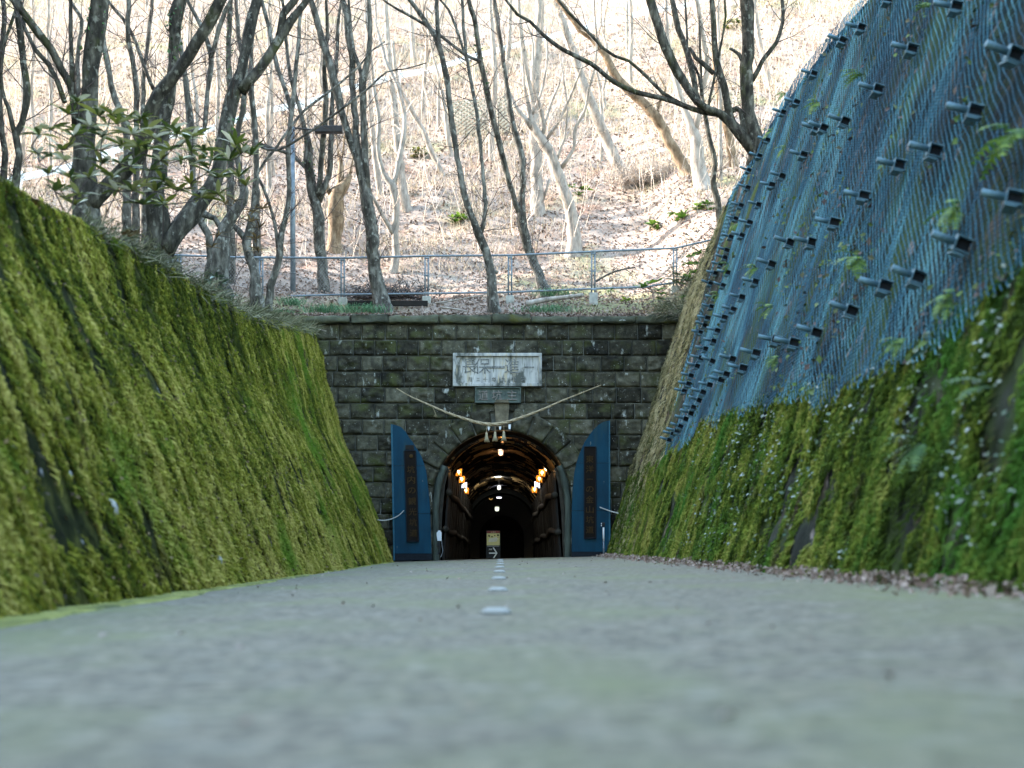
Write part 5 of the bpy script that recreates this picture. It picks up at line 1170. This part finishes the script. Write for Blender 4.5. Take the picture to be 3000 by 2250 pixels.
tree('bare_tree', 'thin dark stem standing where the fence rail ends, before the sunlit slope', 40.0, [
 [(2114,712,24),(2108,640,19),(2104,603,18),(2089,530,17),(2096,482,15),(2080,410,14),(2065,338,13),(2058,289,10),(2052,180,8),(2048,60,6)]], BD, TD, 1.3, 0.9)

# ------------------------------------------------------------------ shrubs and small plants
def leaf_blade(m, p, d, L, W, droop, tone):
    d = d.normalized(); s = d.cross(Vector((R.gauss(0, .3), R.gauss(0, .3), 1)))
    if s.length < 1e-3: s = d.orthogonal()
    s.normalize(); vs = []; n = 5; q = p.copy(); dd = d.copy()
    nn = s.cross(d)
    for k in range(n+1):
        u = k/n; w = W*math.sin(math.pi*min(0.97, max(0.04, u*0.9+0.06)))**0.8*0.5
        vs += [q-s*w+nn*w*0.25, q, q+s*w+nn*w*0.25]; dd = (dd+Vector((0, 0, -droop/n))).normalized(); q = q+dd*(L/n)
    fs = []
    for k in range(n):
        a = k*3; fs += [(a, a+1, a+4, a+3), (a+1, a+2, a+5, a+4)]
    m.add(vs, fs, tone)
def rosette(m, p, n, L, W, up=0.5, tone=(0.1, 0.9), droop=0.5):
    for k in range(n):
        a = 2*math.pi*k/n+R.uniform(-.3, .3); e = up+R.uniform(-.35, .45)
        leaf_blade(m, p, Vector((math.cos(a), math.sin(a), e)), L*R.uniform(.65, 1.15), W*R.uniform(.8, 1.2), droop, R.uniform(*tone))
def shrub(name, label, base, tips, nleaf, L, W, mat, group, cat='shrub', up=0.5, stem=0.012, tone=(0.1, 0.95)):
    t = thing(name, base, label, cat, group)
    m = MB(); lv = MB(); base = Vector(base); nodes = [base]
    for p in sorted(tips, key=lambda q: (Vector(q)-base).length):
        p = Vector(p); fr = min(nodes, key=lambda q: (q-p).length*(1 if q.z < p.z+0.05 else 1.6)); nodes.append(p)
        mid = fr.lerp(p, 0.5)+Vector((R.gauss(0, .05), R.gauss(0, .05), -R.uniform(0, .07)))
        m.tube(catmull([fr, mid, p], 0.08), stem*0.65, 5); rosette(lv, p, nleaf, L, W, up, tone)
    build(m, 'stems', MAT['twig_dark'], t); build(lv, 'leaves', mat, t, True)
    return t
A_ = lambda lst, Y: [PW(a, b, Y+R.uniform(-.7, .7)) for a, b in lst]
shrub('broadleaf_shrub', 'big-leaved evergreen shrub spreading in front of the massive trunk on the wall top', PW(300, 700, 17.5), A_([(225,300),(200,335),(240,390),(262,372),(215,400),(325,335),(345,365),(390,395),(372,352),(432,380),(405,430),(355,425),(300,400),(280,440),(430,440),(455,405),(180,440),(150,380),(300,480),(330,520),(260,520),(220,600),(180,560),(390,560),(420,600),(345,560),(290,340),(410,350)], 17.5), 10, 0.27, 0.058, MAT['leaf_big'], 'evergreens on the wall top')
shrub('broadleaf_shrub', 'big-leaved evergreen shrub across the foot of the stout forked tree', PW(470, 780, 19.5), A_([(520,395),(548,410),(500,440),(470,470),(530,470),(560,445),(585,480),(610,505),(440,500),(480,530),(415,545),(380,490),(640,520),(455,560),(350,480),(500,380),(565,400),(600,440),(620,470),(560,540),(520,560),(590,580),(480,600),(640,570)], 19.5), 10, 0.27, 0.058, MAT['leaf_big'], 'evergreens on the wall top')
shrub('broadleaf_shrub', 'small big-leaved evergreen with upright pale leaves beside the crooked tree', PW(690, 760, 23.0), A_([(690,425),(705,450),(735,455),(672,470),(720,545),(700,520)], 23), 11, 0.30, 0.065, MAT['leaf_big'], 'evergreens on the wall top', up=0.9)
shrub('broadleaf_shrub', 'sparse evergreen sprays hanging low near the end of the mossy wall', PW(190, 640, 16.0), A_([(115,395),(112,450),(128,462),(160,560),(140,510),(190,470),(230,570),(205,520)], 16), 7, 0.22, 0.055, MAT['leaf_big'], 'evergreens on the wall top')
shrub('leaf_plant', 'dry brown leaf rosettes on thin stems in front of the grey-blotched tree', PW(680, 860, 27.0), A_([(745,620),(770,612),(735,650),(760,668),(755,735),(752,700),(620,725),(640,690),(660,600),(690,590)], 27), 11, 0.24, 0.035, MAT['leaf_brown'], 'dry plants on the bank')
shrub('leaf_plant', 'small drooping sprig of brown and green leaves low over the wall top', PW(400, 770, 17.0), A_([(390,690),(402,686),(378,694)], 17), 8, 0.16, 0.04, MAT['leaf_brown'], 'dry plants on the bank')
shrub('leaf_plant', 'blue-green rosette plant at the foot of the crooked tree', PW(630, 850, 29.0), A_([(632,812),(618,828),(650,830),(622,852),(668,875)], 29), 10, 0.26, 0.06, MAT['leaf_pale'], 'dry plants on the bank', up=0.3)
shrub('evergreen_plant', 'tall leafy green plant at the netted slope, behind the fence end', PW(2040, 835, 39.6), A_([(2052,742),(2025,752),(2015,775),(2045,775),(2058,800),(2030,800),(2045,822),(2020,815),(2060,768)], 39.6), 8, 0.24, 0.09, MAT['leaf_bright'], 'green plants round the fence')
shrub('evergreen_plant', 'dark leafy bush at the foot of the tall green plant', PW(1995, 838, 39.6), A_([(1985,805),(2000,815),(1975,822),(2012,822),(1990,830),(2030,832)], 39.6), 8, 0.22, 0.08, MAT['ivy'], 'green plants round the fence')
shrub('evergreen_plant', 'low bright green plant under the end of the bottom rail', PW(1915, 860, 39.4), A_([(1905,830),(1925,826),(1890,838),(1878,842),(1938,862),(1930,850),(1936,876)], 39.4), 7, 0.22, 0.085, MAT['leaf_bright'], 'green plants round the fence')
for px, py, lab in ((1790, 850, 'tiny bright sprig just under the bottom rail'), (1832, 877, 'tiny bright sprig amid leaf litter below the bottom rail'), (2005, 868, 'small yellow-green sprig near the top of the mossy slope edge')):
    shrub('seedling', lab, PW(px, py+14, 39.3), A_([(px, py), (px-8, py+5), (px+9, py+4)], 39.3), 5, 0.13, 0.06, MAT['leaf_bright'], 'seedlings above the portal', cat='seedling')
for px, py, lab in ((1350, 645, 'bright young plant beside the two long dark stems'), (1700, 565, 'bright young plant beside the candelabra tree'), (1985, 640, 'yellow-green plant on the sunlit slope under the bright forked tree'), (1925, 660, 'yellow-green plant on the sunlit slope, lower of two'), (2060, 605, 'yellow-green plant on the sunlit slope near the straight white stem'), (1225, 455, 'dull green bush far up the sunlit slope'), (2145, 75, 'dark green bush high on the slope behind the multi-stemmed tree')):
    Yh = ground_hit(px, py+10); big = py < 500
    shrub('slope_plant', lab, PW(px, py+18, Yh), [PW(px+R.uniform(-26, 26), py+R.uniform(-16, 14), Yh+R.uniform(-.3, .3)) for _ in range(7 if not big else 16)], 7, 0.26 if not big else 0.3, 0.11, MAT['leaf_bright'] if not big else MAT['leaf_big'], 'green plants on the sunlit slope', cat='plant')
# ferns growing through the net
def fern(label, px, py, size, Y=None):
    a = (px-VX)/F_PX; b = (VY-py)/F_PX
    Yy = (2.75+0.31*CAM_H-0.18)/(a-0.31*b); p = Vector((a*Yy, Yy, CAM_H+b*Yy))
    t = thing('fern', p, label, 'fern', 'ferns growing through the net'); m = MB()
    for k in range(6):
        an = R.uniform(-1.2, 1.2); d = Vector((-0.75*math.cos(an), -0.75*math.sin(an)-0.25, R.uniform(-0.5, 0.7))).normalized(); q = p.copy(); st = size/9; dd = d
        for j in range(9):
            dd = (dd+Vector((0, 0, -0.13))).normalized(); q2 = q+dd*st; s = dd.cross(Vector((0, 0, 1))).normalized(); l = size*0.24*(1-abs(j-3)/9)
            tn = R.uniform(0.2, 0.95)
            for sg in (-1, 1):
                tip = q+s*sg*l+dd*l*0.5+Vector((0, 0, -l*0.2)); m.add([q, q+dd*st*0.45+s*sg*l*0.45, tip, q+dd*st*0.8], [(0, 1, 2, 3)], tn)
            q = q2
    build(m, 'fronds', MAT['leaf_bright'] if py < 1120 else MAT['ivy'], t); return t
for px, py, sz, lab in [(2975,395,0.55,'big bright fern at the edge of the picture on the nearest net'),(2300,275,0.30,'bright fern at the skyline below two anchors'),(2395,300,0.34,'light green fern hanging down the upper net'),(2258,385,0.30,'bright green fern on the skyline of the netted slope'),(2295,435,0.26,'bright little fern just under the skyline fern'),
    (2528,218,0.34,'long pale fern frond in the middle of the upper net'),(2160,655,0.24,'small bright fern near the far edge of the net'),(2135,775,0.28,'fern tuft between two anchors at the far net'),(2105,862,0.30,'hanging fern on the far lower net'),(2215,785,0.34,'dark green fern behind a jutting anchor'),
    (2260,900,0.30,'fern in the middle of the lower net'),(2520,760,0.42,'broad fern patch low in the middle of the net'),(2800,610,0.40,'hanging green fern between the large blurred anchors'),(2275,1050,0.26,'fern on the net just above its lower hem'),(2720,20,0.26,'small bright fern at the top of the picture on the net'),(2780,870,0.36,'pale fern under the pair of large anchors'),(2640,1000,0.34,'fern close above the ragged hem of the net'),(2700,1300,0.42,'pale fern sprouting from the moss below the net'),(2900,1140,0.45,'grey-green fern in the moss at the near end')]:
    fern(lab, px, py, sz*(0.72 if px > 2600 else 0.9))

# grass tufts on the bank above the portal
def tuft(label, px, py, Y, w, n, L, mat=MAT['tuft'], kind='grass tuft'):
    c = PW(px, py, Y); P = []; D = []
    for k in range(n): P.append((c.x+R.gauss(0, w*0.35), c.y+R.gauss(0, 0.10), c.z-0.06)); D.append((R.gauss(0, .55), R.gauss(-.25, .45), 0.75))
    V, F = blades(P, np.array(D), rng.uniform(0.5*L, L*1.2, n), np.full(n, 0.006), np.stack([rng.normal(0, .03, n), rng.normal(0, .03, n), np.full(n, 0.03)], 1))
    V = V.reshape(-1, 6, 3); V[:, 4:, 2] -= L*0.40; V[:, 2:4, 2] += L*0.05; V = V.reshape(-1, 3)-np.array(c)
    o = build_np('grass_tuft', V, F, mat, np.repeat(rng.random(n), 2)); o.location = c
    return tag(o, label, kind, 'grass tufts above the portal')
tuft('green grass tuft left of the fence footing, over the coping end', 950, 912, 38.9, 0.85, 260, 0.42)
tuft('green grass tuft at the foot of the dark three-stemmed tree', 1065, 912, 38.8, 0.9, 260, 0.42)
tuft('small green grass tuft below the two-stemmed tree near the lamp pole', 860, 888, 38.9, 0.55, 150, 0.34)
tuft('strip of short bright grass above the left corner of the coping', 815, 918, 38.6, 0.8, 200, 0.25)
tuft('grass tuft behind the fallen pale log', 1625, 862, 40.5, 0.95, 220, 0.35)
tuft('grass tuft on the coping in front of the fallen pale log', 1605, 908, 38.8, 1.1, 260, 0.32)
tuft('bluish low tuft of leaves at the left corner of the portal top', 870, 950, 38.2, 0.6, 140, 0.25)
# fallen wood
def stick(name, label, pts, Y, r, mat=MAT['log'], cat='fallen branch', kids=()):
    c = [Vector(p) for p in catmull([PW(a, b, Y+dy) for a, b, dy in pts], 0.12)]; m = MB()
    m.tube(c, [r*(1-0.45*i/len(c))*(1+0.2*R.random()) for i in range(len(c))], 8)
    for k in kids: m.tube([PW(a, b, Y) for a, b in k], [r*0.45, r*0.3], 5)
    tag(build(m, name, mat, None, True, loc=c[0]), label, cat, 'fallen branches')
stick('fallen_branch', 'dark fallen branch lying on the wall top beside the portal corner', [(700,917,0),(740,928,0),(780,936,0),(813,943,0)], 37.0, 0.075, MAT['bark_dark'])
stick('fallen_branch', 'pale fallen log on the bank in front of the fence', [(1540,890,-.2),(1600,878,0),(1660,870,.2),(1708,864,.4)], 39.6, 0.075, MAT['bark_pale'])
stick('fallen_branch', 'short pale stick slanting over the leaf litter beside the central tree', [(1290,900,0),(1330,905,.1),(1370,913,.2)], 39.0, 0.03, MAT['bark_pale'])
stick('fallen_branch', 'long thin branch lying under the bottom rail', [(1275,888,0),(1330,880,.1),(1395,868,.2),(1450,858,.3)], 39.9, 0.022, MAT['bark_pale'], kids=[[(1360, 876), (1420, 890)]])
stick('fallen_branch', 'thin bare stick jutting over the portal corner', [(890,955,0),(920,962,-.1),(955,970,-.3)], 38.0, 0.018, MAT['bark_pale'])
stick('fallen_branch', 'dark twiggy fallen branch on the bank by the slope', [(1742,826,0),(1790,800,.2),(1830,788,.3),(1860,784,.4)], 41.2, 0.03, MAT['bark_dark'], kids=[[(1790, 800), (1810, 780)], [(1830, 788), (1850, 800)]])
m = MB(); c = PW(1136, 889, 39.9); m.bbox(c, (2.25, 0.08, 0.15), 0.01); tag(build(m, 'edging_board', MAT['plank'], loc=c), 'dark wooden edging board on the bank behind the three-stemmed tree', 'board')
# old stone and brush heap behind the fence
P = np.stack([px2x(1110)+rng.normal(0, 0.42, 900)*1.5, 41.6+rng.normal(0, 0.25, 900), 7.55+np.abs(rng.normal(0, 0.17, 900))], 1)
P[:, 2] = np.maximum(P[:, 2], hillH(P[:, 0], P[:, 1]))
V, F = blades(P, np.stack([rng.normal(0, .6, 900), rng.normal(0, .4, 900), rng.uniform(-.2, .8, 900)], 1), rng.uniform(0.15, 0.45, 900), np.full(900, 0.012), np.zeros((900, 3)))
o = build_np('brush_heap', V-np.array([px2x(1110), 41.6, 7.5]), F, MAT['twig_dark']); o.location = (px2x(1110), 41.6, 7.5); tag(o, 'low dark heap of brush behind the fence and the three-stemmed tree', 'brush heap')
Yb = ground_hit(1900, 530); c = PW(1905, 530, Yb); n = 2600
P = np.stack([c.x+rng.normal(0, 0.75, n), c.y+rng.normal(0, 0.5, n), c.z-0.2+np.abs(rng.normal(0, 0.32, n))], 1)
V, F = blades(P, np.stack([rng.normal(0, .5, n), rng.normal(0, .4, n), rng.uniform(0, .9, n)], 1), rng.uniform(0.25, 0.7, n), np.full(n, 0.008), np.zeros((n, 3)))
o = build_np('brush_heap', V-np.array(c), F, MAT['twig_pale']); o.location = c; tag(o, 'pale tangle of brush between the leaning grey and brown trunks', 'brush heap')

# ------------------------------------------------------------------ loose ground cover
def on_hill(n, x0, x1, y0, y1, pw=1.0):
    y = y0+(y1-y0)*rng.random(n)**pw; hx = np.minimum(44, 0.46*y+1)
    x = rng.uniform(-1, 1, n)*hx; k = (x > x0) & (x < x1); return x[k], y[k]
x, y = on_hill(110000, -24, 22, 38.5, 75, 1.9)
z = hillH(x, y)+rng.uniform(0.0, 0.05, len(x)); V, F = cards(np.stack([x, y, z], 1), rng.uniform(0.05, 0.13, len(x))*np.interp(y, [39, 60], [0.9, 1.5]), np.array([0, -0.35, 0.8]), 0.6, 0.35)
tag(build_np('leaf_litter', V, F, MAT['litter'], rng.random(len(x))), kind='stuff')
x, y = on_hill(130000, -44, 30, 43, 100, 1.1)
k = fbm(st3(x*0.3, y*0.3, 0*x), 3, 88)+0.010*(y-44)+rng.normal(0, 0.06, len(x)) > 0.54; x, y = x[k], y[k]; n = len(x)
V, F = blades(np.stack([x, y, hillH(x, y)-0.02], 1), np.stack([rng.normal(0, .35, n), rng.normal(-.2, .35, n), np.ones(n)], 1), rng.uniform(0.15, 0.55, n)*np.interp(y, [43, 60], [0.7, 1.2]), rng.uniform(0.006, 0.014, n), np.stack([rng.normal(0, .05, n), rng.normal(-.03, .05, n), np.zeros(n)], 1))
tag(build_np('dry_grass', V, F, MAT['dry_grass'], np.repeat(rng.random(n), 2)), kind='stuff')
# thin leafless undergrowth over the whole far slope
m = MB(); x, y = on_hill(2400, -44, 30, 45, 100, 0.9)
for xx, yv in zip(x, y):
    z = float(hillH(xx, yv)); L = R.uniform(0.8, 3.0)
    tp = twig_tube(m, Vector((xx, yv, z-0.1)), Vector((R.gauss(0, .22), R.gauss(0, .2), 1)).normalized(), L, 0.008+0.004*L, 4, 3, 0.12, 0.02)
    for q in range(3):
        j = R.randint(1, 3); twig_tube(m, tp[j], ((tp[j]-tp[j-1]).normalized()+Vector((R.gauss(0, .6), R.gauss(0, .5), .1))).normalized(), L*R.uniform(.25, .5), 0.008, 3, 3, 0.15, 0.03)
tag(build(m, 'undergrowth', MAT['twig_pale']), kind='stuff')
# rank dry grass hanging over the left wall's top edge, and at the portal corners
n = 6500; y = 9+rng.random(n)**0.8*29.3; k = fbm(st3(y*0.7, 0*y, 0*y), 3, 99)+0.012*(y-20) > 0.44; y = y[k]; n = len(y)
zt = topL(y); x = XL(zt)+rng.uniform(-0.5, 0.06, n)
V, F = blades(np.stack([x, y, zt+rng.uniform(-.12, .10, n)], 1), np.stack([rng.normal(.45, .4, n), rng.normal(-.2, .5, n), rng.uniform(-.5, .7, n)], 1), rng.uniform(0.12, 0.42, n), rng.uniform(0.003, 0.007, n), np.stack([rng.normal(.03, .05, n), rng.normal(0, .05, n), rng.normal(.05, .04, n)], 1))
tag(build_np('rank_grass', V, F, MAT['rank_grass'], np.repeat(rng.random(n), 2)), kind='stuff')
n = 2600; y = rng.uniform(35.5, 39.5, n); x = XR(topR(np.minimum(y, 38)))+rng.uniform(-.7, .9, n); z = np.where(y < 38.4, topR(y), hillH(x, np.maximum(y, 38.5)))+rng.uniform(-.12, .06, n)
V, F = blades(np.stack([x, y, z], 1), np.stack([rng.normal(-.35, .4, n), rng.normal(-.3, .5, n), rng.uniform(-.6, .6, n)], 1), rng.uniform(0.12, 0.4, n), rng.uniform(0.004, 0.009, n), np.stack([rng.normal(0, .05, n), rng.normal(0, .05, n), rng.normal(.03, .04, n)], 1))
tag(build_np('rank_grass', V, F, MAT['rank_grass'], np.repeat(rng.random(n), 2)), kind='stuff')
x = rng.uniform(-5.3, 5.4, 5000); y = 37.75+rng.random(5000)*1.1; z = np.where(y < 38.45, 6.52, 0)+0; z = np.maximum(z, np.where(y > 38.45, hillH(x, np.maximum(y, 38.45)), 6.50))+rng.uniform(0, .03, 5000)
V, F = cards(np.stack([x, y, z], 1), rng.uniform(0.04, 0.11, 5000), np.array([0, -.2, .9]), 0.6, 0.35)
tag(build_np('leaf_litter', V, F, MAT['litter'], rng.random(5000)), kind='stuff')
# drifted leaves along the foot of the slope and a few on the road
n = 6500; y = 3+rng.random(n)*35; x = 2.84-np.abs(rng.normal(0, 0.20, n))+0.10; z = roadz(x)+rng.uniform(0.01, 0.09, n)*np.clip((x-2.3)/0.5, 0.1, 1)
V, F = cards(np.stack([x, y, z], 1), rng.uniform(0.03, 0.085, n), np.array([-.2, -.3, .7]), 0.6, 0.4)
tag(build_np('fallen_leaves', V, F, MAT['litter'], rng.uniform(0.25, 1, n)), kind='stuff')
n = 160; y = 1.6+rng.random(n)*36; x = rng.uniform(-2.8, 2.7, n)
V, F = cards(np.stack([x, y, roadz(x)+0.012], 1), rng.uniform(0.02, 0.06, n), np.array([0, 0, 1.5]), 0.6, 0.3)
tag(build_np('fallen_leaves', V, F, MAT['litter'], rng.uniform(0.4, 1, n)), kind='stuff')
